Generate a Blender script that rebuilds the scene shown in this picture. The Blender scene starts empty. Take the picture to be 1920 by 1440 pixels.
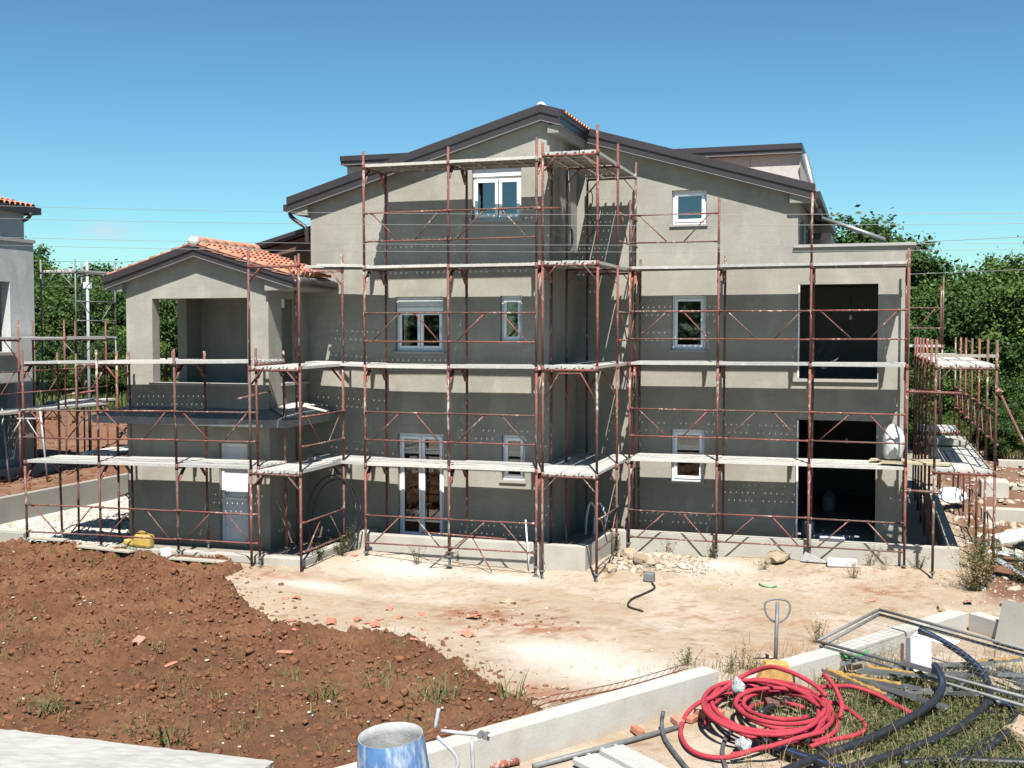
import bpy, math, random
import numpy as np
from mathutils import Vector, Matrix
from mathutils.geometry import tessellate_polygon
random.seed(11)
RS = np.random.RandomState(5)
sc = bpy.context.scene
C = sc.collection
R = math.radians
# ---------------------------------------------------------------- camera
cam = bpy.data.cameras.new('camera'); camo = bpy.data.objects.new('camera', cam); C.objects.link(camo)
cam.sensor_width = 36; cam.lens = 2125 / 1920 * 36; cam.clip_start = .1; cam.clip_end = 3000
camo.location = (0, 0, 4.7); camo.rotation_euler = (math.pi / 2 - .0462, 0, .3074)
sc.camera = camo
# ---------------------------------------------------------------- sky and sun
SUN = Vector((.37, -1.05, 1.66)).normalized()
w = bpy.data.worlds.new("World"); sc.world = w; w.use_nodes = True
nt = w.node_tree; nt.nodes.clear()
ow = nt.nodes.new('ShaderNodeOutputWorld'); bg = nt.nodes.new('ShaderNodeBackground')
sky = nt.nodes.new('ShaderNodeTexSky'); sky.sky_type = 'NISHITA'; sky.sun_disc = False
sky.sun_elevation = math.asin(SUN.z); sky.sun_rotation = math.atan2(SUN.x, SUN.y)
sky.altitude = 100; sky.air_density = 1.0; sky.dust_density = .35; sky.ozone_density = 3.0
bg.inputs['Strength'].default_value = .0525
SKYTINT = (.455, .635, .605)
tg = nt.nodes.new('ShaderNodeTexCoord')
# one faint fair-weather cloud low over the trees
def vmath(nt, op, a, b=None):
    n = nt.nodes.new('ShaderNodeVectorMath'); n.operation = op
    for i, v in enumerate((a, b)):
        if v is None: continue
        if isinstance(v, (tuple, list)): n.inputs[i].default_value = v
        else: nt.links.new(v, n.inputs[i])
    return n
def fmath(nt, op, a, b=None, clamp=False):
    n = nt.nodes.new('ShaderNodeMath'); n.operation = op; n.use_clamp = clamp
    for i, v in enumerate((a, b)):
        if v is None: continue
        if isinstance(v, (int, float)): n.inputs[i].default_value = v
        else: nt.links.new(v, n.inputs[i])
    return n.outputs[0]
cd = Vector((-.604, .7966, .083)).normalized()
sub = vmath(nt, 'SUBTRACT', tg.outputs['Generated'], tuple(cd))
scl = vmath(nt, 'MULTIPLY', sub.outputs[0], (38, 38, 120))
ln = vmath(nt, 'LENGTH', scl.outputs[0])
nz = nt.nodes.new('ShaderNodeTexNoise'); nz.inputs['Scale'].default_value = 60; nz.inputs['Detail'].default_value = 5
nt.links.new(tg.outputs['Generated'], nz.inputs['Vector'])
cl = fmath(nt, 'SUBTRACT', 1.25, ln.outputs['Value'])
cl = fmath(nt, 'MULTIPLY', fmath(nt, 'ADD', cl, fmath(nt, 'MULTIPLY', fmath(nt, 'SUBTRACT', nz.outputs['Fac'], .5), 2.6)), .45, True)
mx = nt.nodes.new('ShaderNodeMixRGB'); mx.inputs['Color2'].default_value = (5.2, 6.2, 7., 1)
gm = nt.nodes.new('ShaderNodeGamma'); gm.inputs['Gamma'].default_value = 1.3; nt.links.new(sky.outputs['Color'], gm.inputs['Color'])
tn = vmath(nt, 'MULTIPLY', gm.outputs[0], SKYTINT)
nt.links.new(cl, mx.inputs['Fac']); nt.links.new(tn.outputs[0], mx.inputs['Color1'])
nt.links.new(mx.outputs[0], bg.inputs['Color']); nt.links.new(bg.outputs[0], ow.inputs['Surface'])
sl = bpy.data.lights.new('sun', 'SUN'); sl.energy = 5.0; sl.angle = R(.53); sl.color = (1, .955, .88)
so = bpy.data.objects.new('sun', sl); C.objects.link(so)
so.rotation_euler = SUN.to_track_quat('Z', 'Y').to_euler(); so.location = (5, -10, 20)
vs = sc.view_settings; vs.view_transform = 'Standard'; vs.look = 'None'; vs.gamma = 1; vs.exposure = 1.2; vs.use_curve_mapping = False
sc.cycles.max_bounces = 6; sc.cycles.diffuse_bounces = 1; sc.cycles.transparent_max_bounces = 12

# ---------------------------------------------------------------- materials
def newmat(name):
    m = bpy.data.materials.new(name); m.use_nodes = True
    t = m.node_tree; b = t.nodes['Principled BSDF']
    return m, t, b
def node(t, kind, **kw):
    n = t.nodes.new(kind)
    for k, v in kw.items(): setattr(n, k, v)
    return n
def coords(t, rnd=True, scale=(1, 1, 1)):
    tc = node(t, 'ShaderNodeTexCoord'); out = tc.outputs['Object']
    if rnd:
        oi = node(t, 'ShaderNodeObjectInfo')
        mu = fmath(t, 'MULTIPLY', oi.outputs['Random'], 57.)
        out = vmath(t, 'ADD', out, mu).outputs[0]
    if scale != (1, 1, 1): out = vmath(t, 'MULTIPLY', out, scale).outputs[0]
    return out
def noise(t, vec, scale, detail=4, rough=.55):
    n = node(t, 'ShaderNodeTexNoise'); n.inputs['Scale'].default_value = scale
    n.inputs['Detail'].default_value = detail; n.inputs['Roughness'].default_value = rough
    t.links.new(vec, n.inputs['Vector']); return n.outputs['Fac']
def ramp(t, fac, stops):
    r = node(t, 'ShaderNodeValToRGB'); e = r.color_ramp.elements
    while len(e) < len(stops): e.new(.5)
    for i, (p, c) in enumerate(stops):
        e[i].position = p; e[i].color = (c[0], c[1], c[2], 1) if isinstance(c, (tuple, list)) else (c, c, c, 1)
    t.links.new(fac, r.inputs['Fac']); return r.outputs['Color']
def mix(t, fac, a, b, mode='MIX'):
    n = node(t, 'ShaderNodeMixRGB', blend_type=mode)
    for i, v in zip(('Fac', 'Color1', 'Color2'), (fac, a, b)):
        if isinstance(v, (int, float)): n.inputs[i].default_value = v
        elif isinstance(v, (tuple, list)): n.inputs[i].default_value = (v[0], v[1], v[2], 1)
        else: t.links.new(v, n.inputs[i])
    return n.outputs[0]
def bump(t, b, h, strength=.3, dist=.02):
    n = node(t, 'ShaderNodeBump'); n.inputs['Strength'].default_value = strength; n.inputs['Distance'].default_value = dist
    t.links.new(h, n.inputs['Height']); t.links.new(n.outputs[0], b.inputs['Normal'])
def sc3(c, k): return tuple(min(1, x * k) for x in c)
def simple(name, col, rough=.7, var=.18, nscale=6, bs=.2, metallic=0, scale=(1, 1, 1), rnd=True, bd=.01, k=.54):
    col = sc3(col, k); m, t, b = newmat(name); v = coords(t, rnd, scale)
    n = noise(t, v, nscale); n2 = noise(t, v, nscale * 7, 3)
    c = ramp(t, n, [(.3, sc3(col, 1 - var)), (.7, sc3(col, 1 + var))])
    c = mix(t, .25, c, ramp(t, n2, [(.35, sc3(col, .7)), (.65, sc3(col, 1.25))]))
    t.links.new(c, b.inputs['Base Color']); b.inputs['Roughness'].default_value = rough; b.inputs['Metallic'].default_value = metallic
    if bs: bump(t, b, n2, bs, bd)
    return m
M = {}
# cement base coat on the house: trowel marks, pale lime bloom, drier and wetter bays
def plaster(name, col):
    m, t, b = newmat(name); v = coords(t, False)
    big = noise(t, v, .55, 3); mid = noise(t, vmath(t, 'MULTIPLY', v, (1, 1, .45)).outputs[0], 2.6, 5, .6); fine = noise(t, v, 45, 3)
    c = ramp(t, big, [(.3, sc3(col, .82)), (.7, sc3(col, 1.15))])
    c = mix(t, ramp(t, mid, [(.5, 0), (.74, .75)]), c, sc3(col, 1.5))
    c = mix(t, ramp(t, mid, [(.2, .35), (.42, 0)]), c, sc3(col, .72))
    pat = noise(t, vmath(t, 'MULTIPLY', v, (1, 1, .7)).outputs[0], 1.25, 6, .45); sweep = noise(t, vmath(t, 'MULTIPLY', v, (.35, 1, 2.2)).outputs[0], 5, 4, .6)
    c = mix(t, ramp(t, pat, [(.49, 0), (.515, .35)]), c, sc3(col, 1.22)); c = mix(t, ramp(t, sweep, [(.35, .3), (.5, 0)]), c, sc3(col, .74))
    ge = node(t, 'ShaderNodeNewGeometry'); sx = node(t, 'ShaderNodeSeparateXYZ'); t.links.new(ge.outputs['Position'], sx.inputs[0])
    foot = fmath(t, 'SUBTRACT', fmath(t, 'ADD', .42, fmath(t, 'MULTIPLY', mid, .45)), sx.outputs[2], True)
    c = mix(t, fmath(t, 'MULTIPLY', foot, 2.2, True), c, (.2, .14, .09))
    c = mix(t, .22, c, ramp(t, fine, [(.35, sc3(col, .7)), (.65, sc3(col, 1.3))]))
    t.links.new(c, b.inputs['Base Color']); b.inputs['Roughness'].default_value = .9
    bump(t, b, mix(t, .5, fine, mid), .35, .006); return m
M['plaster'] = plaster('grey_base_coat', (.225, .216, .188))
M['plaster_pale'] = plaster('pale_base_coat', (.34, .35, .345))
M['white_panel'] = simple('white_dormer_panel', (.62, .6, .58), .8, .06, 1.5, .1)
def concrete(name, col, dirt=(.24, .175, .115)):
    col = sc3(col, .55)
    m, t, b = newmat(name); v = coords(t, False)
    n = noise(t, v, 1.6, 6, .65); n2 = noise(t, v, 30, 4); n3 = noise(t, vmath(t, 'MULTIPLY', v, (1, 1, .25)).outputs[0], 4, 4)
    c = ramp(t, n, [(.3, sc3(col, .86)), (.7, sc3(col, 1.1))])
    c = mix(t, ramp(t, n3, [(.56, 0), (.8, .4)]), c, dirt)
    c = mix(t, ramp(t, n2, [(.62, 0), (.75, .3)]), c, sc3(col, .5))
    ge = node(t, 'ShaderNodeNewGeometry'); sx = node(t, 'ShaderNodeSeparateXYZ'); t.links.new(ge.outputs['Position'], sx.inputs[0])
    low = fmath(t, 'SUBTRACT', .3, fmath(t, 'ADD', sx.outputs[2], fmath(t, 'MULTIPLY', n, .35)), True)
    c = mix(t, fmath(t, 'MULTIPLY', low, 3.2, True), c, sc3(dirt, 1.5))
    t.links.new(c, b.inputs['Base Color']); b.inputs['Roughness'].default_value = .92
    bump(t, b, mix(t, .5, n, n2), .5, .012); return m
M['concrete'] = concrete('light_concrete', (.57, .545, .48))
M['canopy'] = simple('grey_insulation_board', (.3, .31, .31), .8, .25, 5, .3)
M['concrete_white'] = concrete('white_concrete', (.64, .625, .57))
M['concrete_slab'] = concrete('chalky_concrete', (.5, .5, .47), (.3, .28, .24))
M['concrete_old'] = concrete('weathered_concrete', (.42, .41, .36), (.3, .2, .1))
M['mortar'] = simple('white_mortar', (.72, .7, .66), .95, .15, 9, .6)
def rusty(name, red=(.2, .036, .018), amount=.0):
    m, t, b = newmat(name); v = coords(t)
    oi = node(t, 'ShaderNodeObjectInfo')
    n = noise(t, v, 7, 5, .65); n2 = noise(t, v, 32, 3, .7); n3 = noise(t, vmath(t, 'MULTIPLY', v, (1, 1, .35)).outputs[0], 20, 4, .7)
    tint = ramp(t, oi.outputs['Random'], [(0, sc3(red, .5)), (.4, red), (.75, (.11, .022, .016)), (1, (.085, .035, .022))])
    c = mix(t, ramp(t, n, [(.42, 0), (.66, .9)]), tint, (.055, .024, .015))
    sp = fmath(t, 'ADD', n3, fmath(t, 'MULTIPLY', fmath(t, 'SUBTRACT', noise(t, v, 1.3, 2), .5), .55))
    c = mix(t, ramp(t, sp, [(.6 - amount, 0), (.66 - amount, .8)]), c, (.36, .33, .28))
    c = mix(t, .1, c, ramp(t, n2, [(.3, .02), (.7, .4)]))
    t.links.new(c, b.inputs['Base Color']); b.inputs['Roughness'].default_value = .75
    bump(t, b, n3, .4, .004); return m
M['rust'] = rusty('rusty_red_paint')
M['rust_splash'] = rusty('plaster_splashed_red_paint', (.26, .055, .04), .06)
M['zinc'] = simple('galvanised_steel', (.42, .44, .45), .45, .15, 12, .1, .6)
M['zinc_dull'] = simple('dull_grey_steel', (.26, .27, .27), .6, .2, 14, .1, .2)
# perforated, dust covered steel deck plank; the punched holes let sun through
def deckmat():
    m, t, b = newmat('perforated_dusty_steel'); tc = node(t, 'ShaderNodeTexCoord'); v = coords(t)
    n = noise(t, v, 5, 5, .6); n2 = noise(t, v, 40, 3)
    oi = node(t, 'ShaderNodeObjectInfo')
    base = ramp(t, oi.outputs['Random'], [(0, (.23, .235, .23)), (.5, (.35, .34, .31)), (1, (.42, .405, .36))])
    c = mix(t, ramp(t, n, [(.3, .5), (.55, 0)]), base, (.26, .25, .22))
    c = mix(t, ramp(t, n, [(.58, 0), (.75, .6)]), c, (.58, .565, .52))
    c = mix(t, .2, c, ramp(t, n2, [(.3, .2), (.7, .8)]))
    t.links.new(c, b.inputs['Base Color']); b.inputs['Roughness'].default_value = .75; b.inputs['Metallic'].default_value = .1
    bump(t, b, n2, .2, .004)
    q = vmath(t, 'ADD', vmath(t, 'DIVIDE', tc.outputs['Object'], (.12, .107, 1)).outputs[0], (0, .5, 0)).outputs[0]
    f = vmath(t, 'SUBTRACT', vmath(t, 'FRACTION', q).outputs[0], (.5, .5, 0)).outputs[0]
    f = vmath(t, 'MULTIPLY', f, (.12, .107, 0)).outputs[0]
    d = vmath(t, 'LENGTH', f).outputs['Value']; hole = fmath(t, 'MULTIPLY', fmath(t, 'LESS_THAN', d, .009), fmath(t, 'GREATER_THAN', node(t, 'ShaderNodeObjectInfo').outputs['Random'], .5))
    ge = node(t, 'ShaderNodeNewGeometry'); sx = node(t, 'ShaderNodeSeparateXYZ'); t.links.new(ge.outputs['True Normal'], sx.inputs[0])
    up = fmath(t, 'GREATER_THAN', fmath(t, 'ABSOLUTE', sx.outputs[2]), .8)
    tr = node(t, 'ShaderNodeBsdfTransparent'); ms = node(t, 'ShaderNodeMixShader')
    t.links.new(fmath(t, 'MULTIPLY', hole, up), ms.inputs[0]); t.links.new(b.outputs[0], ms.inputs[1]); t.links.new(tr.outputs[0], ms.inputs[2])
    t.links.new(ms.outputs[0], t.nodes['Material Output'].inputs['Surface']); return m
M['deck'] = deckmat()
M['pale_steel'] = simple('dusty_pale_steel', (.6, .6, .57), .7, .12, 6, .1)
M['fascia'] = simple('dark_brown_sheet_metal', (.052, .041, .046), .42, .1, 3, 0)
M['fascia_lip'] = simple('pale_metal_drip_edge', (.3, .29, .31), .4, .05, 3, 0)
M['soffit'] = simple('grey_soffit', (.36, .35, .31), .9, .08, 2, .1)
M['brown_soffit'] = simple('brown_soffit', (.16, .085, .065), .8, .08, 2, .1)
M['pvc'] = simple('white_window_plastic', (.85, .86, .88), .35, .03, 4, 0, k=.85)
M['film'] = simple('frame_under_protective_film', (.84, .87, .92), .4, .12, 28, .1, k=.85)
M['shutter'] = simple('roller_shutter_white', (.8, .81, .83), .45, .04, 4, 0, k=.75)
m, t, b = newmat('window_glass'); gl = node(t, 'ShaderNodeBsdfGlossy'); gl.inputs['Roughness'].default_value = .02; gl.inputs['Color'].default_value = (.9, .95, 1, 1)
tr = node(t, 'ShaderNodeBsdfTransparent'); tr.inputs['Color'].default_value = (.55, .6, .6, 1); ms = node(t, 'ShaderNodeMixShader')
fr = node(t, 'ShaderNodeFresnel'); fr.inputs['IOR'].default_value = 1.6
t.links.new(fmath(t, 'ADD', fmath(t, 'MULTIPLY', fr.outputs[0], 1.6), .05, True), ms.inputs[0])
t.links.new(tr.outputs[0], ms.inputs[1]); t.links.new(gl.outputs[0], ms.inputs[2]); t.links.new(ms.outputs[0], t.nodes['Material Output'].inputs['Surface'])
M['glass'] = m
M['sill'] = simple('grey_stone_sill', (.5, .49, .46), .6, .1, 8, .1)
def tilem(name, col):
    m, t, b = newmat(name); v = coords(t); oi = node(t, 'ShaderNodeObjectInfo'); n = noise(t, v, 14, 4)
    base = ramp(t, oi.outputs['Random'], [(0, sc3(col, .8)), (.5, col), (1, (col[0] * 1.1, col[1] * 1.3, col[2] * 1.5))])
    c = mix(t, ramp(t, n, [(.4, 0), (.75, .45)]), base, sc3(col, .55))
    t.links.new(c, b.inputs['Base Color']); b.inputs['Roughness'].default_value = .8; bump(t, b, n, .2, .004); return m
M['tile'] = tilem('orange_clay_tile', (.4, .17, .1))
M['brick'] = tilem('red_clay_shard', (.36, .14, .09))
def attrmat(name, bs, bd, sc1, sc2, var=.3, rough=.95, gain=1.):
    m, t, b = newmat(name); a = node(t, 'ShaderNodeAttribute', attribute_name='soil'); v = coords(t, False)
    n = noise(t, v, sc1, 8, .7); n2 = noise(t, v, sc2, 6, .85)
    k = fmath(t, 'MULTIPLY', fmath(t, 'ADD', fmath(t, 'MULTIPLY', n, var * 2), 1 - var), gain)
    k2 = fmath(t, 'ADD', fmath(t, 'MULTIPLY', n2, var * 3.4), 1 - var * 1.7)
    c = vmath(t, 'SCALE', a.outputs['Color']); t.links.new(fmath(t, 'MULTIPLY', k, k2), c.inputs['Scale'])
    t.links.new(c.outputs[0], b.inputs['Base Color']); b.inputs['Roughness'].default_value = rough
    bump(t, b, fmath(t, 'ADD', n, n2), bs, bd); return m
M['ground'] = attrmat('compacted_limestone_fill', .5, .03, 9, 45, gain=.6)
M['soil'] = attrmat('red_earth', 1., .05, 11, 50, .38, gain=.7)
M['clod'] = simple('red_earth_clod', (.27, .112, .048), .97, .3, 9, .8, bd=.02)
def stonem(name, a, b_, c_):
    m, t, b = newmat(name); v = coords(t); oi = node(t, 'ShaderNodeObjectInfo'); n = noise(t, v, 5, 6, .7); n2 = noise(t, v, 24, 4)
    c = ramp(t, n, [(.3, a), (.5, b_), (.7, c_)]); ge = node(t, 'ShaderNodeNewGeometry'); c = mix(t, .25, c, ramp(t, n2, [(.3, .12), (.7, .8)])); c = mix(t, fmath(t, 'MULTIPLY', ge.outputs['Random Per Island'], .75), c, sc3(a, .8))
    t.links.new(c, b.inputs['Base Color']); b.inputs['Roughness'].default_value = .9; bump(t, b, n2, .6, .01); return m
M['stone'] = stonem('limestone', (.27, .19, .11), (.37, .31, .23), (.45, .42, .36))
M['chip'] = stonem('limestone_chips', (.33, .27, .19), (.44, .4, .33), (.52, .5, .45))
M['red_hose'] = simple('red_corrugated_pipe', (.52, .035, .062), .8, .12, 5, 0)
M['black_pipe'] = simple('black_polyethylene', (.022, .025, .032), .5, .3, 8, 0)
M['blue_stripe'] = simple('blue_stripe', (.05, .14, .5), .4, .05, 8, 0)
M['dark_rubber'] = simple('dark_rubber', (.03, .028, .026), .6, .2, 9, 0)
M['grey_hose'] = simple('weathered_grey_hose', (.12, .125, .14), .6, .25, 9, .2)
M['foam'] = simple('white_polystyrene', (.82, .82, .82), .9, .05, 14, .3)
M['yellow_foam'] = simple('yellow_foam', (.5, .29, .07), .95, .3, 18, .6)
M['film_plastic'] = simple('crumpled_plastic', (.62, .65, .67), .35, .2, 9, .7, bd=.05)
M['yellow_can'] = simple('yellow_plastic', (.72, .5, .13), .45, .12, 5, .1)
M['orange_paint'] = simple('faded_orange_paint', (.72, .42, .14), .6, .25, 10, .2)
M['grey_paint'] = simple('grey_steel_paint', (.22, .225, .235), .5, .2, 12, .1)
M['green'] = simple('green_plastic', (.05, .42, .12), .5, .1, 5, 0)
M['wood'] = simple('yellow_formwork_wood', (.62, .54, .36), .8, .2, 4, .2, scale=(1, 8, 8))
M['pale_wood'] = simple('bleached_wood', (.56, .52, .43), .85, .2, 4, .3, scale=(1, 8, 8))
M['dark'] = simple('dark_room_plaster', (.4, .38, .35), .95, .1, 3, .1)
M['cable'] = simple('pale_conduit', (.5, .52, .54), .5, .1, 9, 0)
M['wire'] = simple('aluminium_wire', (.38, .4, .4), .5, .05, 9, 0)
M['mesh_wire'] = simple('fence_wire', (.2, .21, .21), .5, .2, 20, 0)
M['rebar'] = simple('rusted_rebar', (.2, .075, .035), .85, .3, 30, .2)
m, t, b = newmat('cement_splashed_blue'); v = coords(t, False)
n = noise(t, vmath(t, 'MULTIPLY', v, (1, 1, .22)).outputs[0], 9, 6, .7); n2 = noise(t, v, 2.2, 3)
c = ramp(t, noise(t, v, 3, 3), [(.35, (.035, .1, .24)), (.65, (.07, .17, .34))])
c = mix(t, ramp(t, fmath(t, 'ADD', n, fmath(t, 'MULTIPLY', fmath(t, 'SUBTRACT', n2, .5), .7)), [(.47, 0), (.64, .8)]), c, (.38, .42, .45))
t.links.new(c, b.inputs['Base Color']); b.inputs['Roughness'].default_value = .7; bump(t, b, n, .4, .01); M['blue'] = m
M['bin_inside'] = simple('cement_lining', (.5, .52, .52), .9, .25, 7, .5)
m, t, b = newmat('printed_sheet'); v = coords(t, False)
vo = node(t, 'ShaderNodeTexVoronoi'); vo.inputs['Scale'].default_value = 9; t.links.new(v, vo.inputs['Vector'])
c = ramp(t, vo.outputs['Distance'], [(.22, (.06, .16, .5)), (.3, (.8, .82, .85))]); t.links.new(c, b.inputs['Base Color']); M['print'] = m
def leafm(name, col, tr=.35, var=.45):
    m, t, b = newmat(name); ge = node(t, 'ShaderNodeNewGeometry'); oi = node(t, 'ShaderNodeObjectInfo'); v = coords(t)
    n = noise(t, v, .9, 3); k = fmath(t, 'ADD', fmath(t, 'MULTIPLY', ge.outputs['Random Per Island'], .6), fmath(t, 'MULTIPLY', n, .4))
    c = ramp(t, k, [(.15, sc3(col, 1 - var)), (.5, col), (.9, (col[0] * 2.0, col[1] * 1.6, col[2] * 1.3))])
    c = mix(t, fmath(t, 'MULTIPLY', oi.outputs['Random'], .35), c, (col[0] * 1.7, col[1] * 1.15, col[2]))
    t.links.new(c, b.inputs['Base Color']); b.inputs['Roughness'].default_value = .6; b.inputs['Specular IOR Level'].default_value = .25
    tl = node(t, 'ShaderNodeBsdfTranslucent'); t.links.new(c, tl.inputs['Color']); ms = node(t, 'ShaderNodeMixShader'); ms.inputs[0].default_value = tr
    t.links.new(b.outputs[0], ms.inputs[1]); t.links.new(tl.outputs[0], ms.inputs[2]); t.links.new(ms.outputs[0], t.nodes['Material Output'].inputs['Surface']); return m
M['leaf'] = leafm('oak_leaves', (.036, .082, .02), .25)
M['leaf_light'] = leafm('light_green_leaves', (.06, .115, .024), .28)
M['grass'] = leafm('grass_blades', (.095, .14, .055), .35)
M['weed'] = leafm('weed_leaves', (.075, .095, .04), .35)
M['straw'] = leafm('dry_stalks', (.22, .185, .1), .3)
M['bark'] = simple('bark', (.1, .08, .06), .95, .25, 9, .6)

# ---------------------------------------------------------------- mesh helpers
class MB:
    def __init__(s): s.v = []; s.f = []; s.mi = []; s.m = 0
    def add(s, vs, fs):
        o = len(s.v); s.v += [tuple(p) for p in vs]; s.f += [tuple(i + o for i in f) for f in fs]; s.mi += [s.m] * len(fs); return s
    def box(s, x0, x1, y0, y1, z0, z1):
        return s.add([(x0, y0, z0), (x1, y0, z0), (x1, y1, z0), (x0, y1, z0), (x0, y0, z1), (x1, y0, z1), (x1, y1, z1), (x0, y1, z1)],
                     [(0, 3, 2, 1), (4, 5, 6, 7), (0, 1, 5, 4), (1, 2, 6, 5), (2, 3, 7, 6), (3, 0, 4, 7)])
    def bar(s, a, b, w_, h, up=(0, 0, 1)):   # rectangular bar between two points
        a = Vector(a); b = Vector(b); d = (b - a).normalized(); u = Vector(up); r = d.cross(u)
        if r.length < 1e-4: r = d.cross(Vector((1, 0, 0)))
        r.normalize(); u = r.cross(d); r *= w_ / 2; u *= h / 2
        return s.add([a - r - u, a + r - u, a + r + u, a - r + u, b - r - u, b + r - u, b + r + u, b - r + u],
                     [(0, 1, 2, 3), (7, 6, 5, 4), (0, 4, 5, 1), (1, 5, 6, 2), (2, 6, 7, 3), (3, 7, 4, 0)])
    def tube(s, pts, r, n=8, cap=True, rr=None):
        pts = [Vector(p) for p in pts]; o = len(s.v); k = len(pts); prev = None
        for i, p in enumerate(pts):
            d = (pts[min(i + 1, k - 1)] - pts[max(i - 1, 0)]).normalized()
            a = d.cross(Vector((0, 0, 1))) if prev is None else prev - d * prev.dot(d)
            if a.length < 1e-3: a = d.cross(Vector((1, 0, 0)))
            a.normalize(); prev = a; c_ = d.cross(a); q = r if rr is None else rr[i]
            for j in range(n):
                an = 2 * math.pi * j / n; s.v.append(tuple(p + a * math.cos(an) * q + c_ * math.sin(an) * q))
        for i in range(k - 1):
            for j in range(n):
                s.f.append((o + i * n + j, o + i * n + (j + 1) % n, o + (i + 1) * n + (j + 1) % n, o + (i + 1) * n + j)); s.mi.append(s.m)
        if cap:
            s.f.append(tuple(o + j for j in range(n - 1, -1, -1))); s.f.append(tuple(o + (k - 1) * n + j for j in range(n))); s.mi += [s.m] * 2
        return s
    def poly(s, outer, holes, y0, y1, axis='y'):   # extruded polygon with holes in XZ (axis y), YZ (axis x) or XY (axis z)
        def P(p, h): return {'y': (p[0], h, p[1]), 'x': (h, p[0], p[1]), 'z': (p[0], p[1], h)}[axis]
        loops = [outer] + holes
        flat = [p for l in loops for p in l]; tris = tessellate_polygon([[Vector((p[0], p[1], 0)) for p in l] for l in loops])
        n = len(flat); vs = [P(p, y0) for p in flat] + [P(p, y1) for p in flat]
        fs = [tuple(t_) for t_ in tris] + [tuple(i + n for i in reversed(t_)) for t_ in tris]; o = 0
        for l in loops:
            for i in range(len(l)): j = (i + 1) % len(l); fs.append((o + i, o + j, o + j + n, o + i + n))
            o += len(l)
        return s.add(vs, fs)
    def mesh(s, name, mats, smooth=False):
        me = bpy.data.meshes.new(name); me.from_pydata(s.v, [], s.f)
        for m_ in (mats if isinstance(mats, (list, tuple)) else [mats]): me.materials.append(m_)
        if any(s.mi): me.polygons.foreach_set('material_index', s.mi)
        if smooth: me.polygons.foreach_set('use_smooth', [True] * len(me.polygons))
        me.update(); return me
    def fix(s, me):
        import bmesh
        b_ = bmesh.new(); b_.from_mesh(me); bmesh.ops.recalc_face_normals(b_, faces=b_.faces); b_.to_mesh(me); b_.free(); return me
    def build(s, name, mats, parent=None, smooth=False, loc=None, bevel=0, **kw):
        me = s.mesh(name, mats, smooth); s.fix(me); o = ob(name, me, parent, loc)
        if bevel:
            md = o.modifiers.new('bevel', 'BEVEL'); md.width = bevel; md.segments = 2; md.limit_method = 'ANGLE'
        tag(o, **kw); return o
def ob(name, me, parent=None, loc=None, rot=None, scale=None):
    o = bpy.data.objects.new(name, me); C.objects.link(o); o.parent = parent
    if loc is not None: o.location = loc
    if rot is not None: o.rotation_euler = rot
    if scale is not None: o.scale = scale
    return o
def tag(o, label=None, cat=None, group=None, kind=None):
    for k, v in (('label', label), ('category', cat), ('group', group), ('kind', kind)):
        if v: o[k] = v
    return o
def thing(name, loc, label, cat, group=None, rot=None):
    return tag(ob(name, None, None, loc, rot), label, cat, group)
def smooth_line(pts, sub=6):
    p = [Vector(q) for q in pts]; out = []
    for i in range(len(p) - 1):
        a = p[max(i - 1, 0)]; b_ = p[i]; c_ = p[i + 1]; d = p[min(i + 2, len(p) - 1)]
        for k in range(sub):
            t_ = k / sub
            out.append(.5 * ((2 * b_) + (c_ - a) * t_ + (2 * a - 5 * b_ + 4 * c_ - d) * t_ ** 2 + (-a + 3 * b_ - 3 * c_ + d) * t_ ** 3))
    out.append(p[-1]); return out
# numpy value noise
_T = RS.rand(256, 256).astype(np.float32)
def vnoise(x, y):
    xi = np.floor(x).astype(int); yi = np.floor(y).astype(int); fx = x - xi; fy = y - yi
    fx = fx * fx * (3 - 2 * fx); fy = fy * fy * (3 - 2 * fy)
    g = lambda a, b_: _T[a & 255, b_ & 255]
    return (g(xi, yi) * (1 - fx) + g(xi + 1, yi) * fx) * (1 - fy) + (g(xi, yi + 1) * (1 - fx) + g(xi + 1, yi + 1) * fx) * fy
def fbm(x, y, o=5, g=.5):
    s_ = 0; a = 1; tot = 0
    for i in range(o): s_ = s_ + a * vnoise(x * 2 ** i + 17.3 * i, y * 2 ** i + 5.1 * i); tot += a; a *= g
    return s_ / tot
def sm(x): x = np.clip(x, 0, 1); return x * x * (3 - 2 * x)
def grid_object(name, xs, ys, hfun, cfun, mat_, keep=None, **kw):
    X, Y = np.meshgrid(xs, ys); Z = hfun(X, Y); nx, ny = len(xs), len(ys)
    co = np.stack([X, Y, Z], -1).reshape(-1, 3)
    i = np.arange(nx * ny).reshape(ny, nx); q = np.stack([i[:-1, :-1], i[:-1, 1:], i[1:, 1:], i[1:, :-1]], -1).reshape(-1, 4)
    if keep is not None:
        kp = keep(X, Y).reshape(-1); q = q[kp[q].any(1)]
        used = np.unique(q); rm = np.full(nx * ny, -1); rm[used] = np.arange(len(used)); co = co[used]; q = rm[q]; sel = used
    else: sel = np.arange(nx * ny)
    me = bpy.data.meshes.new(name); me.vertices.add(len(co)); me.vertices.foreach_set('co', co.ravel())
    me.loops.add(q.size); me.loops.foreach_set('vertex_index', q.ravel().astype(np.int32))
    me.polygons.add(len(q)); me.polygons.foreach_set('loop_start', np.arange(0, q.size, 4).astype(np.int32))
    me.polygons.foreach_set('use_smooth', np.ones(len(q), bool)); me.update(calc_edges=True)
    col = cfun(X, Y).reshape(-1, 3)[sel]; at = me.color_attributes.new('soil', 'FLOAT_COLOR', 'POINT')
    at.data.foreach_set('color', np.concatenate([col, np.ones((len(col), 1))], 1).astype(np.float32).ravel())
    me.materials.append(mat_); return tag(ob(name, me), **kw)

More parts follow.
